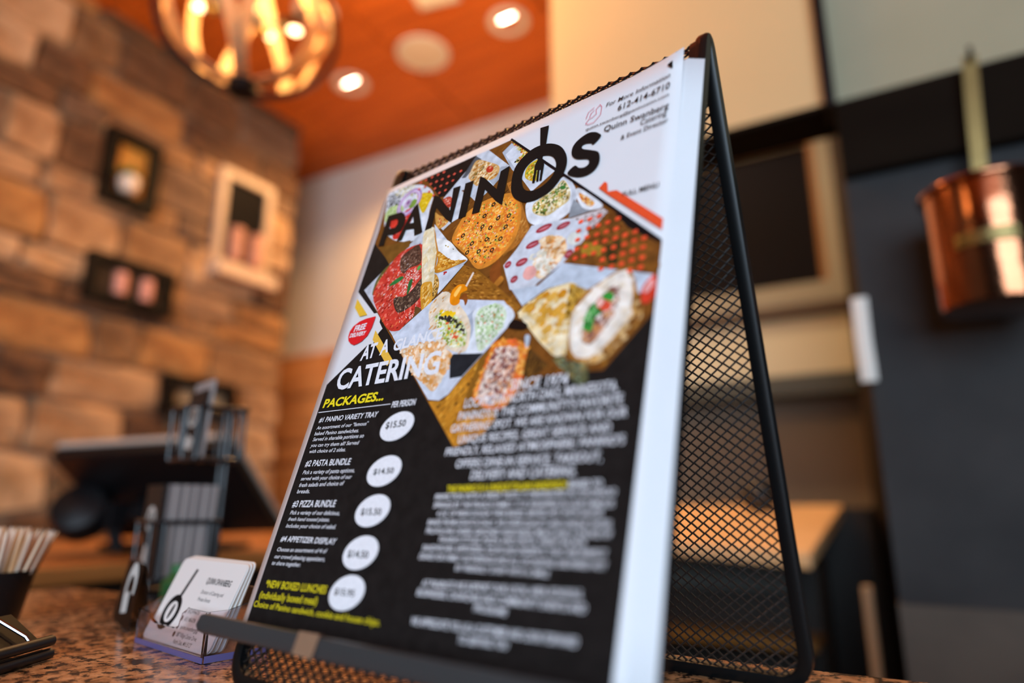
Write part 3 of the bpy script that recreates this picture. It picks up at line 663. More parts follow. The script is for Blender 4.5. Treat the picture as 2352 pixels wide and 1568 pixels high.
 ('s',330,0.5,1.4,2.2,-50,('e2604e','b52a22','e8705c','9a2018','f0988a','d84838','e06a40'),((23.1,95.3),(22.5,84.6),(29.9,71.9),(36.9,65.2),(52.0,63.8),(57.6,69.6),(64.3,89.0),(71.4,114.1),(64.2,121.9),(50.0,122.6),(37.9,112.8))),
 ('b','55392d',((40.3,78.1),(38.5,69.6),(45.3,65.3),(52.4,65.0),(58.3,78.7),(49.3,80.2),(45.5,83.1))),
 ('s',70,0.5,1.1,1.5,None,('7a5a48','3a241c','8a6a58','6a4636'),((40.3,78.1),(38.5,69.6),(45.3,65.3),(52.4,65.0),(58.3,78.7),(49.3,80.2),(45.5,83.1))),
 ('b','4a362c',((43.4,100.1),(54.2,99.4),(61.3,92.5),(65.2,90.3),(67.4,102.4),(61.1,108.7),(50.6,110.8))),
 ('s',80,0.5,1.1,1.5,None,('7a6250','332420','6a5040','8a7058'),((43.4,100.1),(54.2,99.4),(61.3,92.5),(65.2,90.3),(67.4,102.4),(61.1,108.7),(50.6,110.8))),
 ('b','d8483a',((40.7,94.5),(49.8,87.5),(55.6,84.0),(61.0,88.2),(58.7,96.2),(51.1,100.4))),
 ('s',60,0.4,1,3,-50,('f0a090','e86a58','f5d0c8','c03028'),((40.7,94.5),(49.8,87.5),(55.6,84.0),(61.0,88.2),(58.7,96.2),(51.1,100.4))),
 ('s',55,0.35,0.7,8,-45,('f2dcd4','eec8bc','f7ece6'),((27.9,102.2),(32.0,77.0),(43.4,70.1),(58.6,82.5),(60.1,96.5),(41.9,102.3),(44.5,115.5))),
 ('s',30,0.35,0.7,7,40,('f4e4dc','efd0c6'),((47.4,81.0),(60.8,83.8),(58.4,91.8),(48.4,98.1))),
 ('s',14,0.4,0.7,9,55,('f0c8c0','f5dcd4'),((48.1,106.5),(67.5,107.9),(67.5,117.3),(55.1,120.2))),
 ('b','2f7a3c',((34.8,89.1),(38.4,86.2),(44.2,84.7),(46.3,86.7),(40.5,89.3))),
 ('b','2f6a38',((53.7,98.6),(52.7,90.4),(55.3,89.3),(55.9,94.1),(55.2,99.2))),
 ('r','5aa050',(58.1,82.3),1.6,0),
 ('b','6a4a28',((64.9,110.0),(71.1,113.3),(70.8,117.3),(62.7,122.3),(59.1,121.6),(65.5,116.2))),
 ('p','cfd6e2',((76.8,91.4),(95.6,90.1),(82.5,103.9),(80.6,105.4))),
 ('s',3,0.8,1.4,2,0,('b8343a',),((79.2,91.4),(82.5,91.5),(83.2,93.7),(80.2,93.0))),
 ('b','c08e3e',((71.9,96.5),(73.7,90.7),(78.1,95.2),(80.1,101.9),(77.4,108.0))),
 ('s',30,0.5,1,3,-70,('d9b060','8a6428','3a2a18','e8cc90'),((72.6,97.4),(73.9,91.4),(77.3,95.1),(79.4,101.7),(77.3,107.3))),
 ('b','e9dbb6',((53.1,55.4),(60.5,54.0),(65.5,62.7),(71.0,74.7),(72.6,86.7),(75.0,97.8),(74.2,107.5),(69.2,106.1),(57.6,73.9))),
 ('s',45,1,2.4,2,-80,('f2ead2','e4d0a0','efe2c0'),((54.3,57.0),(60.5,55.4),(64.6,62.4),(69.8,74.4),(71.2,86.3),(72.7,95.9),(68.2,94.8),(58.5,74.2))),
 ('p','c98a3a',((61.0,54.4),(65.5,62.3),(71.2,74.8),(73.0,87.2),(71.9,87.2),(69.8,74.4),(63.9,61.8))),
 ('b','d99c34',((64.7,96.2),(71.4,95.0),(74.4,98.5),(77.4,110.0),(72.9,113.9),(69.8,111.1))),
 ('s',40,0.6,1.6,4,-80,('e8b858','c4821e','f0cc80'),((65.3,96.7),(71.7,95.7),(77.1,108.9),(72.5,112.6),(70.1,110.5))),
 ('b','eef0ee',((60.8,52.0),(66.0,62.5),(78.3,69.5),(88.6,79.7),(97.4,87.7),(84.5,84.3),(71.4,74.1))),
 ('p','d8dee8',((60.8,52.0),(76.2,68.1),(66.6,64.1))),
 ('b','c98426',((71.1,74.4),(84.4,84.2),(96.5,87.3),(89.9,89.1),(74.1,90.1),(73.1,81.8))),
 ('s',60,0.6,1.6,3,10,('e0a848','b06c18','d9962e','f0c870'),((71.9,75.7),(84.6,84.6),(94.8,87.4),(88.9,88.5),(74.7,89.4),(74.0,82.1))),
 ('s',10,0.4,0.8,4,30,('c9a040','3a3420','8a7a30'),((71.1,68.1),(86.7,78.4),(87.8,79.5),(75.9,72.5))),
 ('p','96601f',((95.7,90.5),(107.0,96.4),(142.3,126.4),(139.4,130.4),(129.3,120.6),(97.5,112.6),(84.3,104.5))),
 ('s',120,0.5,1.2,9,20,('b87a2a','7a4616','a86c22','c98c38','6a3c12'),((95.9,91.3),(107.2,97.1),(141.0,126.1),(139.1,129.2),(129.3,120.3),(97.4,112.1),(85.8,104.6))),
 ('p','cdd6e4',((52.8,126.5),(84.3,104.7),(97.5,112.4),(130.7,120.6),(139.4,130.4),(136.5,136.7),(124.7,148.7),(114.3,159.4),(107.9,167.4),(102.5,170.1),(94.9,168.8),(63.6,138.0))),
 ('p','aeb8c8',((107.1,125.1),(112.4,121.3),(117.6,144.8),(113.3,146.4))),
 ('b','dbe2ea',((111.8,121.8),(130.3,122.1),(139.3,129.8),(136.3,135.8),(127.5,144.4),(121.2,148.3),(113.3,146.4),(114.5,133.8))),
 ('b','cfe0c0',((113.9,124.0),(126.2,121.3),(133.5,126.9),(133.6,135.0),(126.2,144.5),(120.4,145.2))),
 ('s',240,0.5,1.4,2.4,None,('e8f0e0','a8c48a','8aac70','f2f4ec','dcead0','c0d8a8'),((113.9,124.0),(126.2,121.3),(133.5,126.9),(133.6,135.0),(126.2,144.5),(120.4,145.2))),
 ('s',8,0.5,0.9,2,None,('d9763a',),((113.9,124.0),(126.2,121.3),(133.5,126.9),(133.6,135.0),(126.2,144.5),(120.4,145.2))),
 ('b','ead9be',((77.5,115.3),(79.4,109.1),(85.2,105.1),(91.5,107.8),(100.1,116.2),(108.6,125.4),(112.9,134.1),(113.3,144.1),(108.8,145.4),(99.1,141.8),(90.1,136.7),(81.6,125.2))),
 ('s',60,0.6,1.6,3,-50,('f4eadb','d9a56a','e6c49a','efe2cc'),((77.5,115.3),(79.4,109.1),(85.2,105.1),(91.5,107.8),(100.1,116.2),(108.6,125.4),(112.9,134.1),(113.3,144.1),(108.8,145.4),(99.1,141.8),(90.1,136.7),(81.6,125.2))),
 ('b','d9d8b0',((83.1,120.4),(89.3,117.8),(99.0,122.3),(109.0,131.6),(111.1,141.4),(101.9,141.4),(94.8,135.1),(86.1,124.8))),
 ('s',200,0.5,1.3,2,None,('e0e8c0','9ab040','c8d890','f0f0dc','e8c020','b8c860','8a9a3a'),((83.1,120.4),(89.3,117.8),(99.0,122.3),(109.0,131.6),(111.1,141.4),(101.9,141.4),(94.8,135.1),(86.1,124.8))),
 ('s',26,0.8,1.5,1.6,None,('2b2a28','4a4038','3a3430'),((84.6,120.0),(94.4,122.0),(107.1,130.0),(108.6,135.1),(101.0,128.8),(92.2,124.7))),
 ('s',8,0.8,1.5,2,None,('d85a30','e86a3a'),((92.6,123.5),(104.4,135.5),(106.3,139.4),(100.2,136.0))),
 ('s',9,1,1.8,1.4,None,('efc41c','f5d030'),((86.8,117.2),(98.6,120.9),(98.4,122.8),(89.3,120.3))),
 ('b','f08f10',((92.4,113.3),(91.3,107.1),(94.7,103.3),(100.2,104.0),(103.0,107.9),(98.9,109.5),(99.7,114.8),(96.3,116.0))),
 ('b','ffc860',((93.8,108.4),(96.2,104.5),(98.3,105.2),(95.8,110.4))),
 ('b','8a4a1c',((98.6,112.3),(102.6,109.7),(105.3,114.8),(104.4,117.7),(102.3,114.1))),
 ('p','e8d8c8',((100.9,104.9),(104.0,97.0),(105.2,98.0),(102.3,105.9))),
 ('b','e5b887',((64.0,136.8),(74.0,135.3),(86.4,135.0),(98.4,141.7),(104.0,145.5),(104.1,150.7),(101.7,156.7),(97.1,164.6),(88.8,159.6),(79.1,153.7),(70.4,145.3))),
 ('s',150,0.8,2.2,1.8,None,('dc9a50','f0dcc0','f5e8d4','e6a868','ecc8a0'),((64.0,136.8),(74.0,135.3),(86.4,135.0),(98.4,141.7),(104.0,145.5),(104.1,150.7),(101.7,156.7),(97.1,164.6),(88.8,159.6),(79.1,153.7),(70.4,145.3))),
 ('p','24272c',((104.6,145.6),(114.8,147.0),(124.9,148.2),(114.2,159.0),(106.3,159.0),(103.3,148.3))),
 ('b','1f1412',((137.0,136.2),(140.0,132.9),(148.3,136.9),(147.7,139.6),(141.3,138.4))),
 ('b','e07c2c',((124.5,171.2),(124.9,165.1),(127.5,154.5),(129.3,144.5),(135.3,142.7),(145.7,145.0),(151.4,150.0),(151.5,157.5),(151.1,166.5),(148.6,172.9),(143.8,177.7),(135.8,178.0),(127.2,173.3))),
 ('s',160,0.8,2,1.7,None,('f0a040','d85a28','f5b860','e86a34'),((124.5,171.2),(124.9,165.1),(127.5,154.5),(129.3,144.5),(135.3,142.7),(145.7,145.0),(151.4,150.0),(151.5,157.5),(151.1,166.5),(148.6,172.9),(143.8,177.7),(135.8,178.0),(127.2,173.3))),
 ('b','c8a08c',((127.6,170.7),(129.1,156.6),(133.1,147.0),(143.9,148.3),(147.0,152.8),(146.2,162.4),(143.1,170.6),(137.2,175.6))),
 ('s',300,0.7,1.8,1.8,None,('e8d4c4','8a5450','a86a58','f2e4d8','6a4040','d89a70','e0c0b0'),((127.6,170.7),(129.1,156.6),(133.1,147.0),(143.9,148.3),(147.0,152.8),(146.2,162.4),(143.1,170.6),(137.2,175.6))),
 ('b','b8c4d0',((148.5,143.6),(150.1,142.7),(151.7,144.6),(151.3,149.5),(150.1,148.9))),
 ('d','f0604c',1.1,((71.1,15.0),(65.8,15.2),(60.9,15.2),(55.0,9.4),(55.5,15.4),(49.9,9.5),(44.5,9.4),(66.1,20.5),(61.3,20.8),(55.9,20.9),(50.4,15.3),(45.2,15.3),(39.0,9.6),(34.4,9.9),(50.9,21.1),(40.1,15.5),(61.7,26.4),(56.6,26.6),(34.7,15.4),(51.4,26.7),(45.9,21.6))),
 ('d','ee5530',1.5,((189.5,90.3),(184.4,90.7),(179.4,90.9),(174.3,90.8),(189.4,95.9),(184.3,96.0),(179.3,96.0),(174.2,95.9),(194.5,100.9),(189.6,101.1),(184.4,101.0),(179.2,100.9),(174.2,101.2),(199.4,100.7),(199.5,105.5),(194.7,106.0),(189.4,106.0),(184.3,106.1),(179.2,106.3),(174.1,106.2),(169.3,106.3),(204.2,105.5),(204.2,110.3),(199.4,110.8),(194.6,111.0),(189.6,111.3),(184.5,111.3),(204.3,115.6),(199.4,115.6),(194.6,116.2),(189.7,116.3),(184.4,116.1),(204.1,120.5),(199.2,120.7),(179.2,85.4),(174.1,85.5),(169.1,85.4),(168.7,90.6),(169.0,95.8),(169.4,101.3))),
 ('p','17141a',((108.6,5.1),(212.7,108.6),(211.8,109.5),(107.7,6.0))),
 ('p','f2c33a',((7.0,92.1),(22.6,106.6),(15.5,106.4),(7.4,98.4))),
 ('p','f0c04a',((35.5,119.5),(58.7,141.7),(55.7,145.2),(35.6,125.6))),
 ('p','e6252b',((31.6,109.4),(31.2,116.8),(29.4,121.8),(25.7,124.9),(22.2,126.0),(19.1,126.4),(15.4,124.8),(12.3,122.4),(10.7,119.4),(10.5,115.7),(12.5,112.6),(17.1,110.2),(23.1,109.3))),
 ('p','f0572e',((176.3,67.7),(179.1,64.8),(180.9,66.5),(181.8,71.9),(186.7,72.8),(212.3,97.8),(212.3,103.6),(182.1,73.9))),
 ('p','1f1c1b',((206.9,3.0),(210.0,1.9),(210.3,7.2))),
 ('p','e8ecf4',((6.3,167.3),(67.7,168.2),(67.9,168.6),(6.6,167.8))),
]
GFX = 192
PRICE = ((77.4,181.2),(77.1,203.9),(76.7,222.9),(76.5,242.0),(74.7,259.4))
PHONE = (((161.2,18.8),(162.9,16.1),(164.8,16.0),(167.1,14.3),(166.5,10.9),(168.6,8.6),(169.9,10.7),(169.9,16.3),(166.4,20.3),(163.0,20.1),(161.2,18.8)),((160.9,14.9),(161.7,10.8),(165.0,8.9)),((163.1,15.2),(163.6,12.6),(165.3,10.9)))
LOGO = {
 'P':(((10.4,53.6),(10.3,28.9),(23.4,30.2),(27.8,33.4),(30.3,38.0),(30.9,42.4),(29.1,46.8),(22.7,47.9),(15.9,46.4),(16.1,54.3)),((15.0,34.3),(20.5,34.6),(22.9,36.9),(23.4,40.0),(22.0,42.2),(16.3,41.3))),
 'A':(((28.3,54.8),(35.2,30.4),(38.2,28.1),(51.4,54.9),(44.5,55.4),(42.0,49.2),(34.3,47.7),(33.1,55.3)),((35.1,43.3),(39.9,44.1),(37.2,37.8))),
 'N':(((53.3,54.5),(52.5,27.3),(57.5,29.9),(71.4,45.3),(68.7,27.5),(74.8,27.8),(75.6,55.6),(69.5,50.9),(57.7,38.2),(58.9,54.1)),),
 'I':(((80.7,54.6),(78.6,27.6),(85.3,27.8),(86.5,54.6)),),
 'N2':(((91.3,54.7),(90.1,26.7),(94.5,29.7),(106.4,42.3),(106.2,29.2),(112.4,27.6),(113.6,56.0),(107.9,51.1),(96.9,38.8),(97.0,55.1)),),
 'O':(((116.9,42.5),(116.7,31.8),(121.1,25.1),(128.3,21.3),(137.9,22.3),(146.5,27.7),(152.0,35.9),(153.7,43.9),(152.0,51.0),(147.4,57.5),(140.6,60.6),(131.8,60.6),(123.7,56.0),(119.0,50.0)),((124.4,43.1),(124.5,35.7),(128.3,31.2),(135.1,29.9),(142.0,32.8),(145.9,38.5),(146.6,43.9),(144.5,49.4),(139.1,53.1),(133.0,53.3),(127.7,50.3))),
 'handle':(((129.5,6.9),(135.6,7.8),(136.5,22.9),(132.6,22.9)),),
 'fork':(((131.5,35.5),(132.7,31.9),(133.0,24.8),(135.4,25.8),(136.1,32.9),(138.2,37.2),(138.3,40.1),(138.7,48.4),(137.1,48.1),(136.5,40.1),(135.7,39.8),(136.6,48.2),(135.0,47.8),(134.2,39.2),(133.6,39.0),(134.1,48.3),(132.3,47.8),(131.9,38.3)),),
 'S':(((172.5,32.7),(168.7,36.4),(166.9,34.8),(163.2,33.6),(161.5,34.6),(162.5,36.9),(167.3,39.7),(172.1,42.8),(173.9,46.7),(174.0,51.5),(171.5,55.2),(166.8,56.4),(161.0,54.8),(155.2,50.4),(159.0,46.7),(162.0,49.2),(165.3,50.3),(167.6,49.2),(167.5,46.7),(165.7,44.9),(159.6,42.4),(156.0,38.4),(155.4,33.0),(158.0,29.1),(163.5,26.7),(168.1,27.8),(171.2,30.3)),),
}
LETTERING = [
 ('FREE', (14.5, 116.7), (25.0, 116.6), (14.9, 112.9), 'eef1f7', 3),
 ('DELIVERY', (12.2, 120.3), (26.8, 120.9), (12.6, 117.7), 'eef1f7', 3),
 ('AT', (29.9, 138.0), (42.1, 137.4), (29.6, 129.2), 'eef1f7', 3),
 ('A', (46.0, 137.0), (52.7, 135.8), (45.3, 128.7), 'eef1f7', 3),
 ('GLANCE', (56.5, 136.3), (93.1, 134.7), (56.6, 129.8), 'eef1f7', 3),
 ('CATERING', (15.2, 154.5), (97.3, 154.7), (14.2, 142.2), 'eef1f7', 2.4),
 ('PACKAGES...', (8.8, 164.8), (60.8, 165.4), (9.4, 159.9), 'f5e12a', 3),
 ('PER PERSON', (69.1, 170.5), (86.4, 170.7), (69.2, 167.3), 'eef1f7', 2),
 ('#1 PANINO VARIETY TRAY', (9.8, 173.8), (59.7, 174.7), (10.3, 170.9), 'eef1f7', 1.5),
 ('An assortment of our "famous"', (9.9, 178.1), (54.1, 178.8), (10.2, 176.1), 'eef1f7', 0.6),
 ('baked Panino sandwiches.', (9.8, 181.5), (48.4, 182.3), (10.2, 179.4), 'eef1f7', 0.6),
 ('Served in sharable portions so', (9.9, 184.9), (53.7, 185.5), (10.4, 182.8), 'eef1f7', 0.6),
 ('you can try them all! Served', (9.8, 188.3), (51.1, 189.1), (10.3, 186.3), 'eef1f7', 0.6),
 ('with choice of 2 sides.', (10.2, 191.8), (42.2, 192.3), (10.6, 189.8), 'eef1f7', 0.6),
 ('#2 PASTA BUNDLE', (10.6, 199.3), (49.3, 199.7), (10.8, 196.0), 'eef1f7', 1.5),
 ('Pick a variety of pasta options,', (10.9, 203.7), (54.7, 203.8), (11.4, 201.6), 'eef1f7', 0.6),
 ('served with your choice of our', (11.1, 207.1), (53.8, 207.1), (11.5, 205.1), 'eef1f7', 0.6),
 ('fresh salads and choice of', (11.3, 210.7), (49.0, 210.3), (11.7, 208.6), 'eef1f7', 0.6),
 ('breads.', (11.5, 214.1), (22.8, 214.1), (11.7, 212.0), 'eef1f7', 0.6),
 ('#3 PIZZA BUNDLE', (11.2, 221.4), (47.5, 221.2), (11.4, 218.1), 'eef1f7', 1.5),
 ('Pick a variety of our delicious,', (11.6, 225.3), (53.0, 225.2), (12.1, 223.3), 'eef1f7', 0.6),
 ('fresh hand tossed pizzas.', (11.6, 228.6), (46.6, 228.4), (12.4, 226.8), 'eef1f7', 0.6),
 ('Includes your choice of salad.', (11.7, 232.1), (53.0, 231.8), (12.4, 230.2), 'eef1f7', 0.6),
 ('#4 APPETIZER DISPLAY', (10.9, 239.1), (56.5, 239.1), (11.4, 236.4), 'eef1f7', 1.5),
 ('Choose an assortment of 4 of', (10.7, 244.1), (51.6, 243.3), (11.2, 242.2), 'eef1f7', 0.6),
 ('our crowd pleasing appetizers,', (10.5, 247.6), (52.3, 247.0), (11.0, 245.7), 'eef1f7', 0.6),
 ('to share together.', (10.0, 250.8), (34.7, 250.5), (10.7, 248.9), 'eef1f7', 0.6),
 ('*NEW BOXED LUNCHES', (11.0, 261.6), (60.2, 260.9), (11.1, 258.3), 'e8d82a', 1.5),
 ('(individually boxed meal)', (9.0, 267.0), (56.1, 266.1), (8.9, 263.7), 'e8d82a', 1),
 ('Choice of Panino sandwich, cookie and house chips.', (6.5, 271.1), (101.1, 270.3), (6.6, 268.4), 'e8d82a', 1),
 ('$15.50', (69.1, 181.9), (83.6, 181.5), (68.9, 178.6), '24211f', 2),
 ('$14.50', (69.8, 205.5), (84.3, 205.2), (69.6, 202.8), '24211f', 2),
 ('$15.50', (69.1, 225.0), (83.4, 224.9), (68.7, 222.0), '24211f', 2),
 ('$14.50', (68.2, 244.3), (82.6, 244.2), (67.8, 241.3), '24211f', 2),
 ('$15.95', (66.4, 260.7), (80.4, 260.6), (66.1, 258.0), '24211f', 2),
 ('SINCE 1974', (145.9, 169.9), (176.3, 170.7), (145.9, 164.8), 'eef1f7', 1.2),
 ('LOCATED IN NORTH OAKS, MINNESOTA,', (120.4, 175.6), (200.4, 176.1), (120.4, 171.2), 'eef1f7', 1.2),
 ("PANINO'S IS THE COMMUNITY'S FAVORITE", (118.5, 181.6), (203.0, 181.7), (118.5, 177.6), 'eef1f7', 1.2),
 ('GATHERING SPOT. WE ARE KNOWN FOR OUR', (115.6, 187.2), (205.5, 187.1), (115.7, 183.5), 'eef1f7', 1.2),
 ('UNIQUE RECIPES, GREAT SERVICE AND', (121.8, 192.8), (199.5, 192.6), (121.7, 189.2), 'eef1f7', 1.2),
 ("FRIENDLY, RELAXED ATMOSPHERE. PANINO'S", (115.6, 198.2), (205.7, 197.8), (115.7, 194.7), 'eef1f7', 1.2),
 ('OFFERS DINE-IN SERVICE, TAKEOUT,', (123.7, 204.0), (197.1, 203.9), (123.8, 200.4), 'eef1f7', 1.2),
 ('DELIVERY AND CATERING.', (133.9, 209.4), (186.8, 209.1), (134.1, 205.6), 'eef1f7', 1.2),
 ('THE PANINO IS A UNIQUE ITALIAN SANDWICH', (121.9, 214.8), (183.5, 213.9), (121.8, 212.0), 'f5e12a', 2),
 ('BAKED TO', (184.4, 213.7), (198.9, 213.5), (184.2, 211.2), 'eef1f7', 2),
 ('PERFECTION WITH A FRESH TASTE. IT ORIGINATED IN COLORADO', (115.7, 218.0), (204.6, 216.8), (115.9, 215.6), 'eef1f7', 1.2),
 ('SPRINGS BY THE FRASCA FAMILY. IT IS WRAPPED IN OUR FAMOUS', (116.1, 221.5), (204.3, 220.8), (116.2, 219.2), 'eef1f7', 1.2),
 ('4 OZ. OF FRESH DOUGH THEN BAKED, SERVED HOT WITH SAUCES', (119.3, 225.1), (200.4, 224.1), (119.4, 222.8), 'eef1f7', 1.2),
 ('BAKED FROM SCRATCH DAILY, WE OFFER QUALITY AND UNIQUE TASTES', (115.1, 228.8), (204.2, 228.0), (115.2, 226.5), 'eef1f7', 1.2),
 ('PROVOLONE CHEESE, SEASONED VEGETABLES, MEATS AND A CHOICE OF', (115.3, 232.4), (204.9, 231.4), (115.4, 230.1), 'eef1f7', 1.2),
 ('PANINO STYLES, PIZZA AND PASTA, FRESH SALADS', (124.2, 235.7), (195.0, 234.5), (124.3, 233.5), 'eef1f7', 1.2),
 ('SANDWICHES, APPETIZERS, SOUPS AND DESSERTS, THAT ARE PERFECT', (115.5, 239.4), (203.9, 238.0), (115.6, 237.1), 'eef1f7', 1.2),
 ('DISHES FOR FAMILY GATHERINGS AND ALL OCCASIONS, DELIVERED HOT', (114.8, 242.9), (204.2, 241.9), (115.0, 240.6), 'eef1f7', 1.2),
 ('BY FRIENDLY STAFF WITH A SMILE', (136.6, 246.2), (181.3, 245.8), (136.7, 244.1), 'eef1f7', 1.2),
 ("AT PANINO'S WE SUPPORT OUR LOCAL AREA SCHOOLS,", (120.0, 253.5), (196.4, 251.8), (120.2, 250.9), 'eef1f7', 1.2),
 ('BUSINESSES, CHURCHES AND COMMUNITY EVENTS AND', (118.5, 257.0), (198.3, 256.1), (118.7, 254.4), 'eef1f7', 1.2),
 ('PROGRAMS', (150.1, 260.0), (165.6, 260.2), (150.4, 257.6), 'eef1f7', 1.2),
 ('WE APPRECIATE YOU AS A CUSTOMER AND LOOK FORWARD', (118.9, 267.9), (196.9, 266.7), (119.0, 265.1), 'eef1f7', 1.2),
 ('TO SERVING YOU', (145.3, 271.5), (168.6, 270.8), (145.5, 268.9), 'eef1f7', 1.2),
 ('For More Information', (172.6, 12.3), (209.0, 12.0), (173.1, 9.6), '24211f', 0.3),
 ('612-414-6710', (180.2, 19.0), (209.3, 19.2), (180.4, 15.1), '24211f', 0.5),
 ('quinn.swanberg@paninosmn.com', (162.0, 24.3), (209.2, 24.2), (162.1, 22.4), '24211f', 0.3),
 ('Quinn Swanberg', (173.7, 30.4), (209.6, 32.1), (173.9, 26.7), '24211f', 0.6),
 ('Catering', (194.9, 36.0), (208.8, 36.2), (195.0, 32.7), '24211f', 0.2),
 ('& Event Director', (184.7, 40.7), (209.9, 41.0), (184.8, 37.9), '24211f', 0.4),
 ('FULL MENU', (190.3, 78.0), (208.5, 78.9), (190.2, 75.4), '24211f', 1),
]
# ------------------------------------------------------------------ desktop menu stand (expanded-metal easel)
SROT = R(-8.985); SLOC = Vector((-.28014, .31895, COUNTER_Z)); TILT = R(16.823)
ct_, st_ = math.cos(TILT), math.sin(TILT)
PZ0 = .29689                       # height of the sheet's top edge above the counter
ms = empty('menu_stand', SLOC, SROT); tag(ms, 'black expanded metal easel stand holding the catering menu on granite counter', 'stand')
U0, U1 = -.0045, .2195             # centre lines of the side bars
F_OFF = -.0085                     # frame plane behind the sheet plane
def front(v, k=F_OFF): return (-v * st_ - k * ct_, PZ0 - v * ct_ + k * st_)
zb = .0031
vb = (PZ0 + F_OFF * st_ - zb) / ct_
Pf = front(vb); Pa = front(-.0265); Pr = (.0865, zb)
# side profile: front foot -> apex (rounded) -> rear foot
prof = [Pf]
d1 = (Vector(Pf) - Vector(Pa)).normalized() * .013; d2 = (Vector(Pr) - Vector(Pa)).normalized() * .013
for j in range(9):
    t = j / 8; p = (Vector(Pa) + d1) * (1 - t) ** 2 + Vector(Pa) * 2 * t * (1 - t) + (Vector(Pa) + d2) * t * t
    prof.append((p.x, p.y))
prof.append(Pr)
cum = [0]
for a, b in zip(prof, prof[1:]): cum.append(cum[-1] + math.dist(a, b))
STOT = cum[-1]
def on_prof(s, lift=0):
    s = min(max(s, 0), STOT)
    for i in range(len(prof) - 1):
        if s <= cum[i + 1] + 1e-9:
            t = (s - cum[i]) / max(cum[i + 1] - cum[i], 1e-9)
            a, b = Vector(prof[i]), Vector(prof[i + 1]); p = a.lerp(b, t); d = (b - a).normalized(); n = Vector((-d.y, d.x))
            return p + n * lift, d, n
    return Vector(prof[-1]), None, None
# frame: one closed loop of flat bar with rounded feet corners
loop, ups = [], []
def addp(u, s):
    p, d, n = on_prof(s); loop.append((u, p.x, p.y)); ups.append((0, n.x, n.y))
rc = .014
def corner(ua, ub, s_end, inward):
    pass
ss = [s for s in cum if rc < s < STOT - rc]
side = [rc] + [s for s in ss] + [STOT - rc]
for s in side: addp(U0, s)
for j in range(1, 7):
    a = R(90 * j / 6); addp(U0 + rc * (1 - math.cos(a)), STOT - rc + rc * math.sin(a))
for j in range(0, 7):
    a = R(90 * j / 6); addp(U1 - rc + rc * math.sin(a), STOT - rc + rc * math.cos(a))
for s in reversed(side): addp(U1, s)
for j in range(1, 7):
    a = R(90 * j / 6); addp(U1 - rc * (1 - math.cos(a)), rc - rc * math.sin(a))
for j in range(0, 7):
    a = R(90 * j / 6); addp(U0 + rc - rc * math.sin(a), rc - rc * math.cos(a))
clean_l, clean_u = [], []
for p, u in zip(loop, ups):
    if not clean_l or math.dist(p, clean_l[-1]) > 1e-5: clean_l.append(p); clean_u.append(u)
if math.dist(clean_l[0], clean_l[-1]) < 1e-5: clean_l.pop(); clean_u.pop()
bw, bt = .0032, .0026
sec = [(-bw, -bt), (-bw * .6, -bt - .0006), (bw * .6, -bt - .0006), (bw, -bt), (bw, bt), (bw * .6, bt + .0006), (-bw * .6, bt + .0006), (-bw, bt)]
tube('frame', clean_l, None, M_black, ms, closed=True, section=sec, up=clean_u)
# corner gussets at the apex
for u_, sg in ((U0, 1), (U1, -1)):
    bm = bmesh.new(); half = .5 * (cum[1] + cum[-2]); n_ = 14; rows = []
    for i in range(n_ + 1):
        s = half - .030 + .060 * i / n_; p, d, n = on_prof(s, 0)
        w = .006
        rows.append([bm.verts.new((u_ + sg * a, *(p + n * b))) for a, b in ((0, -.0022), (w, -.0018), (w, .0026), (0, .0034))])
    for a, b in zip(rows, rows[1:]):
        for k in range(4): bm.faces.new((a[k], a[(k + 1) % 4], b[(k + 1) % 4], b[k]))
    bm.faces.new(rows[0][::-1]); bm.faces.new(rows[-1])
    obj('apex_cap', bm, M_black, ms, smooth=True)
# expanded metal mesh over both faces: zig-zag strands meeting at raised knuckles
NU, PU = 66, (U1 - U0 - .002) / 66
NS = int(STOT / .0026); PS_ = STOT / NS
bm = bmesh.new(); node = {}
def npt(i, j, lift):
    p, d, n = on_prof(j * PS_, lift); return Vector((U0 + .001 + i * PU, p.x, p.y)), d, n
hw, ht = .00038, .00042
for j in range(NS):
    for i in range(NU + 1):
        if (i + j) % 2: continue
        for di in (-1, 1):
            k = i + di
            if k < 0 or k > NU: continue
            p0, d, n = npt(i, j, .0005); p1, d1_, n1 = npt(k, j + 1, -.0003)
            t = (p1 - p0).normalized(); nn = Vector((0, n.x, n.y)); s = t.cross(nn).normalized() * hw; w = nn * ht
            a = [bm.verts.new(p0 - t * .0002 + q) for q in (s + w, -s + w, -s - w, s - w)]; b = [bm.verts.new(p1 + t * .0002 + q) for q in (s + w, -s + w, -s - w, s - w)]
            for m_ in range(4): bm.faces.new((a[m_], a[(m_ + 1) % 4], b[(m_ + 1) % 4], b[m_]))
me = bpy.data.meshes.new('mesh_panel'); bm.to_mesh(me); bm.free()
mp_ = link('mesh_panel', me, mat('mesh_black_gloss', (.014, .011, .010), .33, spec=.7), ms); mp_['kind'] = 'stuff'
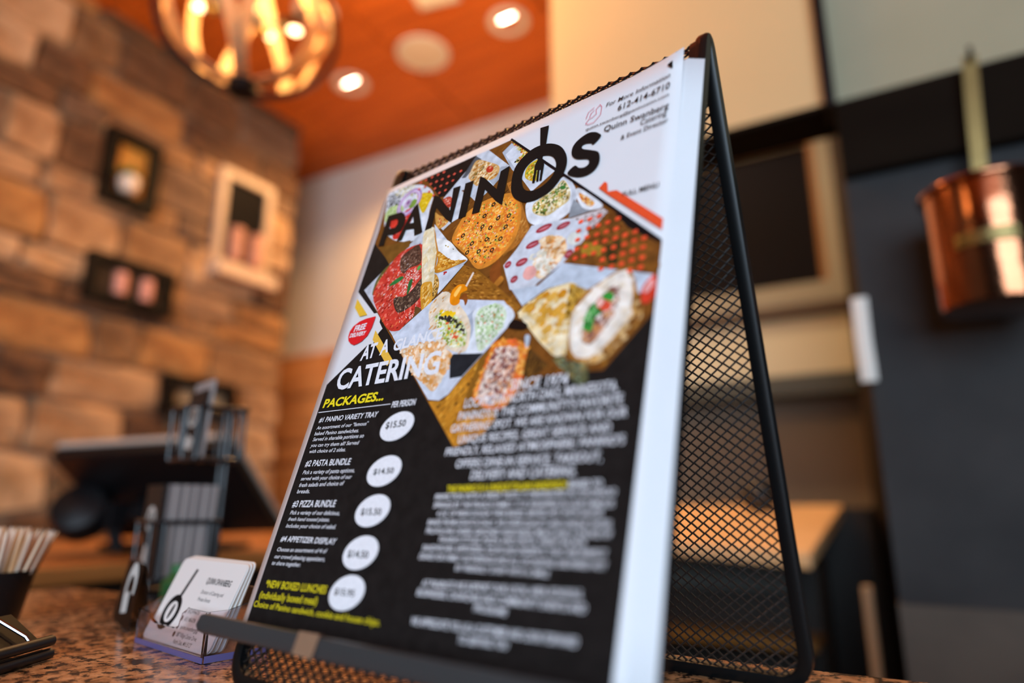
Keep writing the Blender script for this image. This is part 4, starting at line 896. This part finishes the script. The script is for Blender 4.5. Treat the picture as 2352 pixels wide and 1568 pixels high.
# tray lip in front of the sheets
def onp(u, v, k): return Vector((u, -v * st_ - k * ct_, PZ0 - v * ct_ + k * st_))
LK = .0165
lipsec = [(.2790, LK - .0015), (.2783, LK), (.2790, LK + .0018), (.2850, LK + .0022), (.2866, LK + .0012), (.2872, LK - .001), (.2872, F_OFF + .001), (.2850, F_OFF + .001), (.2850, LK - .0022)]
bm = bmesh.new(); us = [-.0075, -.0071, -.006, -.004, .2185, .2205, .2216, .222]
sc_ = [.35, .75, .93, 1, 1, .93, .75, .35]
rows = []
for u_, q in zip(us, sc_):
    cv = .2830
    rows.append([bm.verts.new(onp(u_, cv + (v - cv) * (q if k > .010 else 1), k)) for v, k in lipsec])
for a, b in zip(rows, rows[1:]):
    for k in range(len(lipsec)): bm.faces.new((a[k], a[(k + 1) % len(lipsec)], b[(k + 1) % len(lipsec)], b[k]))
bm.faces.new(rows[0][::-1]); bm.faces.new(rows[-1])
obj('tray_lip', bm, M_lip, ms, smooth=True)
bm = bmesh.new()
vv = [onp(u, v, LK + .0030 + dk) for u, v, dk in ((.0745, .2778, -.004), (.0885, .2776, -.004), (.0885, .2779, -.0008), (.0890, .2872, .0004), (.0750, .2868, 0), (.0745, .2780, -.0008))]
vs_ = [bm.verts.new(p) for p in vv]; bm.faces.new((vs_[0], vs_[1], vs_[2], vs_[5])); bm.faces.new((vs_[5], vs_[2], vs_[3], vs_[4]))
bmesh.ops.solidify(bm, geom=list(bm.faces), thickness=-.0003)
obj('sticker', bm, mat('sticker_tan', (.50, .32, .20), .6), ms)
for u_ in (.02, .195):
    bm = bmesh.new(); add_box(bm, u_ - .004, u_ + .004, .084, .091, .0002, .0012); obj('foot_pad', bm, M_black, ms)

# ------------------------------------------------------------------ menu sheets
def page_rot(): return Euler((R(90) - TILT, 0, SROT), 'XYZ')
def page_curl(u, v):
    a = min(max((u - 175) / 41, 0), 1); b = min(max((70 - v) / 70, 0), 1)
    return .0032 * a * a * b * b
M_sheet = mat('sheet_paper', (.80, .82, .85), .55, noise=(40, (.78, .80, .83), 3, .3, .7))
def sheet_bm(x0, x1, top_l, top_r, bot, curl, nx=22, ny=26):
    bm = bmesh.new(); g = []
    for j in range(ny + 1):
        row = []
        for i in range(nx + 1):
            fx, fy = i / nx, j / ny
            u = (x0[0] + (x0[1] - x0[0]) * fy) * (1 - fx) + x1 * fx
            tv = top_l * (1 - fx) + top_r * fx; v = tv + (bot - tv) * fy
            row.append(bm.verts.new((u / 1000, -v / 1000, curl(u, v))))
        g.append(row)
    for j in range(ny):
        for i in range(nx): bm.faces.new((g[j][i], g[j + 1][i], g[j + 1][i + 1], g[j][i + 1]))
    return bm
def sheet_obj(bm):
    me = bpy.data.meshes.new('menu_sheet'); bm.to_mesh(me); bm.free()
    for p in me.polygons: p.use_smooth = True
    return link('menu_sheet', me, M_sheet)
sheet = sheet_obj(sheet_bm((-1.9, .5), 215.6, 2.4, -3.8, 284.5, page_curl))
sheet.location = SLOC + Matrix.Rotation(SROT, 3, 'Z') @ Vector((0, 0, PZ0)); sheet.rotation_euler = page_rot()
tag(sheet, 'front printed catering menu sheet with food photos on the easel stand', 'menu')
sd = sheet.modifiers.new('thick', 'SOLIDIFY'); sd.thickness = .00012; sd.offset = -1
for i in range(9):
    k = -.00045 - i * .00036
    du = [1.2, 2.0, 2.9, 3.6, 4.6, 5.4, 6.3, 7.2, 8.0][i]
    bow = .0006 * math.sin(i * 2.1)
    bmx = sheet_bm((1.5 + du * .6, 1.5 + du * .6), 215.6 + du, 1.0 + du * .15, 0.3 + du * .2, 284.6, lambda u, v: k - .0002, 8, 10)
    o = sheet_obj(bmx)
    o.location = sheet.location; o.rotation_euler = page_rot()
    sm = o.modifiers.new('thick', 'SOLIDIFY'); sm.thickness = .00012; sm.offset = -1
    tag(o, 'white menu sheet behind the printed front sheet, edge fanned out', 'menu', 'spare menu sheets stacked on the easel')

# ---- flat print, laid on the front sheet
def ink_material(name, sc, lo, hi):
    m = bpy.data.materials.new(name); m.use_nodes = True; nt = m.node_tree; b = nt.nodes['Principled BSDF']
    at = nt.nodes.new('ShaderNodeAttribute'); at.attribute_name = 'Col'
    tc = nt.nodes.new('ShaderNodeTexCoord'); n = nt.nodes.new('ShaderNodeTexNoise'); n.inputs['Scale'].default_value = sc; n.inputs['Detail'].default_value = 5
    nt.links.new(tc.outputs['Object'], n.inputs['Vector'])
    mr = nt.nodes.new('ShaderNodeMapRange'); mr.inputs['From Min'].default_value = .3; mr.inputs['From Max'].default_value = .7; mr.inputs['To Min'].default_value = lo; mr.inputs['To Max'].default_value = hi
    nt.links.new(n.outputs['Fac'], mr.inputs['Value'])
    mx = nt.nodes.new('ShaderNodeMix'); mx.data_type = 'RGBA'; mx.blend_type = 'MULTIPLY'; mx.inputs['Factor'].default_value = 1
    nt.links.new(at.outputs['Color'], mx.inputs['A']); nt.links.new(mr.outputs[0], mx.inputs['B'])
    nt.links.new(mx.outputs['Result'], b.inputs['Base Color'])
    b.inputs['Roughness'].default_value = .55; b.inputs['Specular IOR Level'].default_value = .05
    return m
M_ink = ink_material('print_ink', 900, .92, 1.06); M_photo = ink_material('print_photo', 160, .84, 1.28)
def smooth_closed(pts, n=5):
    out = []; N = len(pts)
    for i in range(N):
        p0, p1, p2, p3 = [Vector(pts[(i + q) % N]) for q in (-1, 0, 1, 2)]
        for j in range(n):
            t = j / n
            out.append(.5 * ((2 * p1) + (p2 - p0) * t + (2 * p0 - 5 * p1 + 4 * p2 - p3) * t * t + (3 * p1 - p0 - 3 * p2 + p3) * t ** 3))
    return [tuple(p) for p in out]
def inside(p, poly):
    x, y = p; c = False; j = len(poly) - 1
    for i in range(len(poly)):
        xi, yi = poly[i]; xj, yj = poly[j]
        if (yi > y) != (yj > y) and x < (xj - xi) * (y - yi) / (yj - yi) + xi: c = not c
        j = i
    return c
def ell(c, a, b, ang, n):
    ca, sa = math.cos(R(ang)), math.sin(R(ang))
    return [(c[0] + a * math.cos(t) * ca - b * math.sin(t) * sa, c[1] + a * math.cos(t) * sa + b * math.sin(t) * ca) for t in [2 * math.pi * k / n for k in range(n)]]
class Ink:
    def __init__(self): self.v, self.f, self.c = [], [], []
    def face(self, pts, z, col):
        i0 = len(self.v)
        self.v += [(u / 1000, -v / 1000, z + page_curl(u, v)) for u, v in pts]
        self.f.append(tuple(range(i0, i0 + len(pts)))); self.c.append(col)
    def build(self, name, parent, m=None):
        me = bpy.data.meshes.new(name); me.from_pydata(self.v, [], self.f); me.update()
        ca = me.color_attributes.new('Col', 'FLOAT_COLOR', 'CORNER')
        data = []
        for f, c in zip(self.f, self.c): data += [*c, 1.0] * len(f)
        ca.data.foreach_set('color', data)
        # keep the print facing the reader
        o = link(name, me, m or M_ink, parent)
        return o
LAYER = 3.5e-6
def paint(ops, ink, z0, irnd):
    z = z0
    for op in ops:
        z += LAYER; k = op[0]
        if k == 'p': ink.face(op[2], z, lin(op[1]))
        elif k == 'b': ink.face(smooth_closed(op[2]), z, lin(op[1]))
        elif k == 'd':
            for c in op[3]: ink.face(ell(c, op[2], op[2] * .76, 0, 14), z, lin(op[1]))
        elif k == 'e': ink.face(ell(op[2], op[3], op[4], op[5], 20), z, lin(op[1]))
        elif k == 'r':
            c, ro, ri = op[2], op[3], op[4]; n = 24
            if ri == 0: ink.face(ell(c, ro, ro * 1.05, 0, n), z, lin(op[1]))
            else:
                a, b = ell(c, ro, ro, 0, n), ell(c, ri, ri, 0, n)
                for q in range(n): ink.face([a[q], a[(q + 1) % n], b[(q + 1) % n], b[q]], z, lin(op[1]))
        elif k == 's':
            _, n, r0, r1, asp, ang, cols, poly = op
            n = int(n * 1.6); r0 *= .72; r1 *= .76
            xs = [p[0] for p in poly]; ys = [p[1] for p in poly]; done = tries = 0
            while done < n and tries < n * 20:
                tries += 1
                p = (irnd.uniform(min(xs), max(xs)), irnd.uniform(min(ys), max(ys)))
                if not inside(p, poly): continue
                r_ = irnd.uniform(r0, r1); al = irnd.uniform(0, 180) if ang is None else ang + irnd.uniform(-12, 12)
                q = 1 + irnd.random() * (asp - 1)
                pts = ell(p, r_ * math.sqrt(q), r_ / math.sqrt(q), al, 7)
                if asp > 3 and not all(inside(w, poly) for w in pts[::2]): continue
                ink.face([(x + irnd.uniform(-.15, .15) * r_, y + irnd.uniform(-.15, .15) * r_) for x, y in pts], z + irnd.uniform(0, LAYER * .9), lin(irnd.choice(cols)))
                done += 1
    return z
irnd = random.Random(11)
ink = Ink(); zt = paint(INK[:GFX], ink, .00003, irnd); ink.build('printed_photos', sheet, M_photo)
ink = Ink(); zt = paint(INK[GFX:GFX + 2], ink, zt, irnd); ink.build('printed_stripe', sheet)
ink = Ink(); zt = paint(INK[GFX + 2:GFX + 3], ink, zt, irnd); tag(ink.build('printed_badge', sheet), 'red teardrop free delivery badge')
ink = Ink(); zt = paint(INK[GFX + 3:GFX + 4], ink, zt, irnd); ink.build('printed_arrow', sheet)
ink = Ink(); zt = paint(INK[GFX + 4:GFX + 5], ink, zt, irnd); ink.build('printed_triangle', sheet)
ink = Ink(); zt = paint(INK[GFX + 5:], ink, zt, irnd); ink.build('printed_rule', sheet)
for c in PRICE:
    ink = Ink(); ink.face(ell(c, 11.8, 7.5, -9, 36), zt + LAYER, lin('f0f3f8')); ink.build('price_bubble', sheet)
zt += LAYER * 2
def hole_faces(ink, outer, inner, z, col):
    """polygon with one hole, cut open by a bridge at the closest pair of points"""
    best = min(((math.dist(a, b), i, j) for i, a in enumerate(outer) for j, b in enumerate(inner)))
    _, i, j = best
    def area2(p): return sum(p[k - 1][0] * p[k][1] - p[k][0] * p[k - 1][1] for k in range(len(p)))
    if (area2(outer) > 0) == (area2(inner) > 0): inner = inner[::-1]; j = len(inner) - 1 - j
    ring = outer[:i + 1] + inner[j:] + inner[:j + 1] + outer[i:]
    ink.face(ring, z, col)
ink = Ink(); blk = lin('1b1918')
for k, rings in LOGO.items():
    rs = [smooth_closed(r_, 4) if k in 'OS' else list(r_) for r_ in rings]
    if len(rs) == 1: ink.face(rs[0], zt + (LAYER if k in ('handle', 'fork') else 0), blk)
    else: hole_faces(ink, rs[0], rs[1], zt, blk)
tag(ink.build('logo_lettering', sheet), 'large black logo lettering with a pan shaped letter')
def stroke(ink, pts, w, z, col):
    for a, b in zip(pts, pts[1:]):
        a, b = Vector(a), Vector(b); d = (b - a).normalized() * w * .5; n = Vector((-d.y, d.x))
        ink.face([tuple(a + n - d), tuple(b + n + d), tuple(b - n + d), tuple(a - n - d)], z, col)
ink = Ink()
for s_ in PHONE: stroke(ink, s_, .35, zt, lin('dd6f84'))
ink.build('phone_icon', sheet)

# ---- lettering
fcur = bpy.data.curves.new('font_probe', 'FONT')
fobj = bpy.data.objects.new('font_probe', fcur); COL.objects.link(fobj)
def text_polys(s, bold):
    fcur.body = s; fcur.size = 1; fcur.offset = bold * .011; fcur.resolution_u = 3; fcur.fill_mode = 'FRONT'
    bpy.context.view_layer.update()
    dg = bpy.context.evaluated_depsgraph_get(); ev = fobj.evaluated_get(dg); me = ev.to_mesh()
    vs_ = [(v.co.x, v.co.y) for v in me.vertices]; fs = [tuple(p.vertices) for p in me.polygons]
    ev.to_mesh_clear(); return vs_, fs
capv, _ = text_polys('H', 0); CAP = max(y for x, y in capv)
def letter(ink, s, bl, br, tl, z, col, bold):
    vs_, fs = text_polys(s, bold)
    x0 = min(v[0] for v in vs_); x1 = max(v[0] for v in vs_)
    bl, br, tl = Vector(bl), Vector(br), Vector(tl); ex = br - bl; ey = tl - bl
    # the upright direction: keep at most the slant given
    P = [tuple(bl + ex * ((x - x0) / (x1 - x0)) + ey * (y / CAP)) for x, y in vs_]
    i0 = len(ink.v)
    ink.v += [(u / 1000, -v / 1000, z + page_curl(u, v)) for u, v in P]
    for f in fs: ink.f.append(tuple(i0 + q for q in f)); ink.c.append(col)
zt += LAYER * 2
HEAD = {'FREE', 'DELIVERY', 'AT', 'A', 'GLANCE', 'CATERING', 'PACKAGES...', 'PER PERSON'}
sets = {}
for s, bl, br, tl, col, bold in LETTERING:
    key = 'heading_lettering' if s in HEAD else 'price_lettering' if s.startswith('$') else 'contact_lettering' if (col == '24211f') else 'package_lettering' if bl[0] < 60 and bl[1] > 150 else 'story_lettering'
    sets.setdefault(key, Ink()); letter(sets[key], s, bl, br, tl, zt, lin(col), bold)
for k, v in sets.items():
    tag(v.build(k, sheet), kind='stuff')

# ------------------------------------------------------------------ acrylic holder with business cards
HA = R(-10.7)
ho = empty('card_holder', (-.396, .2705, COUNTER_Z), HA); tag(ho, 'clear acrylic card holder with violet edges beside the menu stand', 'holder')
def acrylic():
    m = bpy.data.materials.new('acrylic_clear'); m.use_nodes = True; b = m.node_tree.nodes['Principled BSDF']
    b.inputs['Base Color'].default_value = (.93, .92, .98, 1); b.inputs['Transmission Weight'].default_value = 1
    b.inputs['Roughness'].default_value = .03; b.inputs['IOR'].default_value = 1.49
    return m
M_acr = acrylic(); M_edge = mat('acrylic_edge', (.12, .105, .27), .2)
HWD = .0465; HD = .040
bm = bmesh.new(); add_box(bm, -HWD, HWD, 0, HD, .0003, .0035); obj('base', bm, M_acr, ho)
# front with a dipped centre
fp = [(-HWD, .003), (HWD, .003), (HWD, .027), (.022, .027), (.016, .024), (.012, .0165), (.006, .0145), (-.020, .0145), (-.026, .016), (-.030, .0195), (-HWD, .021)]
bm = bmesh.new()
a = [bm.verts.new((x, 0, z)) for x, z in fp]; b = [bm.verts.new((x, .0022, z)) for x, z in fp]
bm.faces.new(a); bm.faces.new(b[::-1])
for i in range(len(fp)): bm.faces.new((a[i], b[i], b[(i + 1) % len(fp)], a[(i + 1) % len(fp)]))
obj('front_panel', bm, M_acr, ho)
for sx in (-1, 1):
    bm = bmesh.new(); q = [(0, .003), (HD, .003), (HD + .004, .034), (.014, .027), (.002, .021 if sx < 0 else .027)]
    a = [bm.verts.new((sx * HWD, y, z)) for y, z in q]; b = [bm.verts.new((sx * (HWD - .0022), y, z)) for y, z in q]
    bm.faces.new(a); bm.faces.new(b[::-1])
    for i in range(5): bm.faces.new((a[i], b[i], b[(i + 1) % 5], a[(i + 1) % 5]))
    obj('side_panel', bm, M_acr, ho)
bm = bmesh.new(); add_box(bm, -HWD, HWD, HD - .002, HD, .003, .036, Matrix.Translation((0, 0, 0))); obj('back_panel', bm, M_acr, ho)
box('edge_strip', -HWD, HWD, -.0003, .0003, .0003, .0034, M_edge, ho)
box('edge_strip', HWD - .0003, HWD + .0003, .001, HD - .001, .0003, .0040, M_edge, ho)
box('edge_strip', HWD - .0025, HWD + .0003, HD - .0005, HD + .0004, .004, .036, M_edge, ho)
M_card = mat('card_white', (.82, .80, .77), .5)
M_cardedge = mat('card_cream', (.66, .47, .32), .6)
CW, CH = .0860, .0515
def rrect(w, h, r, n=4):
    out = []
    for cx_, cy_, a0 in ((w / 2 - r, h - r, 0), (-w / 2 + r, h - r, 90), (-w / 2 + r, r, 180), (w / 2 - r, r, 270)):
        out += arc((cx_, cy_), r, a0, a0 + 90, n)
    return out
Rh = Matrix.Rotation(HA, 3, 'Z')
lean = R(24)
for i in range(9):
    bm = bmesh.new(); p = rrect(CW, CH, .004); th = .00038
    a = [bm.verts.new((x, y, 0)) for x, y in p]; b = [bm.verts.new((x, y, -th)) for x, y in p]
    bm.faces.new(a); bm.faces.new(b[::-1])
    for k in range(len(p)): bm.faces.new((a[k], b[k], b[(k + 1) % len(p)], a[(k + 1) % len(p)]))
    c = obj('business_card', bm, M_card if i == 0 else (M_cardedge if i % 3 == 2 else M_card))
    loc = Vector((-.0003 + (.0004 * ((i * 5) % 3) if i else 0), .0040 + i * .0011, .0037))
    c.location = ho.location + Rh @ loc
    c.rotation_euler = (R(90) - lean + R(i * .55), 0, HA)
    if i == 0:
        tag(c, 'white business card with black pan emblem at the front of the acrylic holder', 'card')
        card0 = c
    else: tag(c, 'white business card behind the front card in the acrylic holder', 'card', 'business cards in the acrylic holder')
# print on the front card
ik = Ink.__new__(Ink); ik.__init__()
_pc = page_curl
def page_curl(u, v): return 0
zc_ = .00004
def cpt(x, y): return (x, -y)
kb = lin('1c1a1a')
def ringstrip(c, a1, b1, a2, b2, ang):
    o, n_ = ell(c, a1, b1, ang, 28), ell(c, a2, b2, ang, 28)
    for q in range(28): ik.face([cpt(*o[q]), cpt(*o[(q + 1) % 28]), cpt(*n_[(q + 1) % 28]), cpt(*n_[q])], zc_, kb)
ringstrip((-24.5, 17.5), 10.8, 10.8, 6.6, 6.6, 0)
ik.face([cpt(*p) for p in ((-23.8, 27.5), (-20.4, 27.0), (-15.6, 45), (-18.6, 45.4))], zc_, kb)
ik.face([cpt(*p) for p in ell((-24.3, 17.6), 1.7, 5.0, -12, 14)], zc_, kb)
for yy in (20.5, 15.8, 11.0, 6.4): ik.face([cpt(*p) for p in ell((-3.2, yy), 1.5, 1.7, 0, 14)], zc_, kb)
ik.build('card_emblem', card0)
ik = Ink()
for s, x0, x1, y, h, bold in (('QUINN SWANBERG', 2, 33, 37.5, 3.6, 2), ('Director of Catering and', 2, 30, 31.2, 2.3, 0), ('Private Events', 2, 18, 26.8, 2.3, 0), ('(612) 414-6710', .5, 15, 19.4, 2.4, .3), ('(651) 486-0296', .5, 15, 14.7, 2.4, .3),
                              ('quinn.swanberg@', .5, 24, 10.0, 2.4, .3), ('887 Village Center Drive,', .5, 27, 5.6, 2.4, .3), ('North Oaks, MN 55127', .5, 24, 1.6, 2.4, .3)):
    letter(ik, s, (x0, -y), (x1, -y), (x0 + .3, -y - h), zc_, kb, bold)
ik.build('card_lettering', card0)
page_curl = _pc

# ------------------------------------------------------------------ wire rack with loyalty cards
RA = R(-17)                                   # rack depth axis points slightly right of +Y
rk = empty('card_rack', (-.620, .396, COUNTER_Z), RA); tag(rk, 'two tier black wire rack holding loyalty cards', 'rack')
def rk_tube(name, pts, r=.0017, closed=False, parent=rk): return tube(name, pts, r, M_wire, parent, 8, closed)
M_wire = mat('wire_black', (.012, .014, .016), .3, spec=.6)
BWID, BDEP = .060, .062
def basket(y0, z0, z1, name):
    # local x from -BWID to 0 (near corner at 0), y depth
    e = None
    rim = [Vector(p) for p in round_poly([(-BWID, y0, z1), (0.0, y0, z1), (0.0, y0 + BDEP, z1), (-BWID, y0 + BDEP, z1)], .008, 4)]
    o = rk_tube(name, rim, .0022, True)
    bot = round_poly([(-BWID + .002, y0 + .002, z0), (-.002, y0 + .002, z0), (-.002, y0 + BDEP - .002, z0), (-BWID + .002, y0 + BDEP - .002, z0)], .008, 4)
    rk_tube('base_loop', bot, .0020, True, o)
    for x, y in ((-BWID + .008, y0), (-.008, y0), (0, y0 + .010), (0, y0 + BDEP - .010), (-.012, y0 + BDEP), (-BWID + .012, y0 + BDEP), (-BWID, y0 + .012), (-BWID, y0 + BDEP - .012)):
        rk_tube('upright', [(x, y, z1), (x * .97, y, z0)], .0017, False, o)
    for q in (.015, .031, .047): rk_tube('floor_wire', [(-BWID, y0 + q, z0), (0, y0 + q, z0)], .0014, False, o)
    return o
basket(0.0, .017, .070, 'lower_basket')
basket(.020, .131, .184, 'upper_basket')
for x in (-.022, -.040): rk_tube('post', [(x, .066, .003), (x, .068, .020), (x, .070, .184)], .0026)
rk_tube('foot', round_poly([(-BWID - .004, -.004, .0022), (.004, -.004, .0022), (.004, .072, .0022), (-BWID - .004, .072, .0022)], .012, 4), .0022, True)
for x, y in ((-BWID, 0), (0, 0), (-BWID, .066), (0, .066)): rk_tube('leg', [(x, y, .002), (x * .98, y + .001, .018)], .0018)
Rr = Matrix.Rotation(RA, 3, 'Z')
M_lc = mat('card_black', (.012, .011, .011), .4); M_lce = mat('card_grey_edge', (.20, .17, .165), .6)
def loyalty(y, z, th, face, tiltd, label, group, h=.086):
    bm = bmesh.new(); add_box(bm, -.026, .026, 0, th, 0, h)
    c = obj('loyalty_card', bm, face)
    c.location = rk.location + Rr @ Vector((-.030, y, z)); c.rotation_euler = (R(-tiltd), 0, RA)
    return tag(c, label, 'card', group)
def emblem(card, h):
    ik = Ink(); w = lin('d8d4cc')
    def add(pts): ik.face([(x, -y) for x, y in pts], 0, w)
    o, n_ = ell((0, h * .62), 13, 12, 0, 24), ell((0, h * .62), 8.5, 7.5, 0, 24)
    for q in range(24): add([o[q], o[(q + 1) % 24], n_[(q + 1) % 24], n_[q]])
    add(ell((0, h * .62), 2.5, 6, -15, 12)); add([(-12, h * .16), (10, h * .10), (14, h * .26), (-6, h * .34)])
    e = ik.build('emblem', card); e.rotation_euler = (R(90), 0, 0); e.location = (0, -.0003, 0)
_pc = page_curl
def page_curl(u, v): return 0
for i in range(11):
    f = loyalty(.004 + i * .0046, .0195, .0042 if i % 3 else .0036, M_lc if i == 0 else (M_lce if i % 2 else mat('card_pale_edge', (.36, .31, .29), .6)), 1.5 + .1 * i, 'black loyalty card with white emblem at the front of the lower basket' if i == 0 else 'bundle of grey edged loyalty cards in the lower basket', None if i == 0 else 'loyalty card bundles in the lower basket')
    if i == 0: emblem(f, 86)
f = loyalty(.030, .1335, .0016, M_lc, 6, 'black loyalty card with white emblem in the upper basket', None, .070); emblem(f, 70)
loyalty(.036, .1335, .0035, mat('card_pale_edge', (.36, .31, .29), .6), 4, 'pale card standing tall behind the black card in the upper basket', None, .080)
page_curl = _pc

# ------------------------------------------------------------------ folded tent sign
ts = empty('tent_sign', (-.512, .318, COUNTER_Z), R(-23)); tag(ts, 'small black folded tent sign with white emblem on the counter', 'sign')
def tent_face(name, sgn):
    bm = bmesh.new(); q = [(-.040, sgn * .007, .0005), (.036, sgn * .007, .0005), (.034, sgn * .0004, .044), (-.036, sgn * .0004, .044)]
    a = [bm.verts.new(p) for p in q]; bm.faces.new(a if sgn < 0 else a[::-1])
    bmesh.ops.solidify(bm, geom=list(bm.faces), thickness=.0006)
    return obj(name, bm, M_lc, ts)
tf = tent_face('front_face', -1); tent_face('back_face', 1)
_pc = page_curl
def page_curl(u, v): return 0
ik = Ink(); w = lin('cfd6d4')
o_, n_ = ell((6, 27), 20, 17, 0, 26), ell((6, 25), 12, 10, 0, 26)
for q in range(26):
    if o_[q][1] > 20: ik.face([(o_[q][0], -o_[q][1]), (o_[(q + 1) % 26][0], -o_[(q + 1) % 26][1]), (n_[(q + 1) % 26][0], -n_[(q + 1) % 26][1]), (n_[q][0], -n_[q][1])], 0, w)
ik.face([(x, -y) for x, y in ((-13, 20), (8, 24), (16, 10), (-6, 7))], 0, w)
em = ik.build('emblem', tf); em.rotation_euler = (math.atan2(.0435, .0066), 0, 0); em.location = (0, -.0077, .0006)
page_curl = _pc

# ------------------------------------------------------------------ toothpick cup
cu = empty('toothpick_cup', (-.605, .262, COUNTER_Z)); tag(cu, 'black cup packed with wooden toothpicks on the counter', 'cup')
bm = bmesh.new(); add_lathe(bm, [(0, .0003), (.020, .0003), (.022, .002), (.0285, .038), (.0275, .038), (.0210, .004), (0, .004)], 32); obj('cup_body', bm, M_blackplastic, cu, smooth=True)
trn = random.Random(3)
tms = []
for k, c in enumerate([(.78, .60, .42), (.66, .38, .18), (.82, .68, .54), (.58, .30, .12)]):
    bm = bmesh.new(); add_lathe(bm, [(0, 0), (.0006, .003), (.0011, .006), (.0011, .059), (.0006, .063), (0, .066)], 6)
    me = bpy.data.meshes.new('toothpick'); bmesh.ops.recalc_face_normals(bm, faces=bm.faces); bm.to_mesh(me); bm.free(); me.materials.append(mat('toothpick_%d' % k, c, .6)); tms.append(me)
for i in range(130):
    a = trn.uniform(0, 6.283); q = math.sqrt(trn.random())
    r0 = .0165 * q; r1 = .0245 * q + .006 * q
    b = Vector((r0 * math.cos(a), r0 * math.sin(a), .0045)); t = Vector((r1 * math.cos(a + trn.uniform(-.2, .2)) + trn.uniform(0, .006), r1 * math.sin(a) + trn.uniform(0, .008), .066 - trn.random() * .004))
    o = bpy.data.objects.new('toothpick', trn.choice(tms)); COL.objects.link(o)
    o.location = cu.location + b; o.rotation_euler = (t - b).to_track_quat('Z', 'Y').to_euler()
    tag(o, 'wooden toothpick standing in the black cup', 'toothpick', 'toothpicks in the black cup')

# ------------------------------------------------------------------ binder clip
bc = empty('binder_clip', (-.4365, .2225, COUNTER_Z), math.atan2(.89, -.45)); tag(bc, 'black steel binder clip with chrome handles on the granite', 'clip')
# local x runs along the clip towards its far end, y away from the jaws, z up; it lies on one plate
LN = .051
bm = bmesh.new()
pa = [(.0012, .0062), (.0030, .0030), (.0250, .0007), (.0272, .0020), (.0276, .0045), (.0262, .0225), (.0252, .0245), (.0232, .0246), (.0012, .0088)]
rows = []
for x in (-LN, 0): rows.append([bm.verts.new((x, y, z)) for y, z in pa])
for k in range(len(pa) - 1): bm.faces.new((rows[0][k], rows[0][k + 1], rows[1][k + 1], rows[1][k]))
bmesh.ops.solidify(bm, geom=list(bm.faces), thickness=.0005)
obj('clip_body', bm, mat('clip_black', (.006, .0055, .005), .5, spec=.2), bc)
for zr, up_ in ((.0034, 0), (.0104, 1)):
    tube('jaw_roll', [(-LN - .001, -.0010, zr), (.0030, -.0010, zr)], .0031, M_blackplastic, bc, 12)
    if up_: hp = [(-.012, -.001, .0106), (-.0122, .003, .0150), (-.0195, .026, .0300), (-.0210, .030, .0328), (-.0235, .0315, .0336), (-.0275, .0315, .0336), (-.030, .030, .0328), (-.0315, .026, .0300), (-.0388, .003, .0150), (-.039, -.001, .0106)]
    else: hp = [(-.012, -.001, .0020), (-.0122, -.006, .0013), (-.0195, -.020, .0013), (-.0215, -.023, .0013), (-.0235, -.024, .0013), (-.0275, -.024, .0013), (-.0295, -.023, .0013), (-.0315, -.020, .0013), (-.0388, -.006, .0013), (-.039, -.001, .0020)]
    if up_: tube('wire_handle', hp, .0012, M_chrome, bc, 8)
# ------------------------------------------------------------------ small green bottle behind the cards
gb = empty('green_bottle', (-.585, .405, COUNTER_Z)); tag(gb, 'small green bottle behind the acrylic card holder', 'bottle')
bm = bmesh.new(); add_lathe(bm, [(0, .0003), (.013, .0003), (.015, .004), (.015, .018), (.008, .026), (.0, .026)], 20); obj('bottle_body', bm, mat('green_plastic', (.02, .12, .035), .35), gb, smooth=True)
bm = bmesh.new(); add_lathe(bm, [(.0, .025), (.008, .025), (.008, .033), (0, .034)], 16); obj('cap', bm, mat('green_cap', (.03, .16, .05), .4), gb, smooth=True)

bpy.data.objects.remove(fobj); bpy.data.curves.remove(fcur)
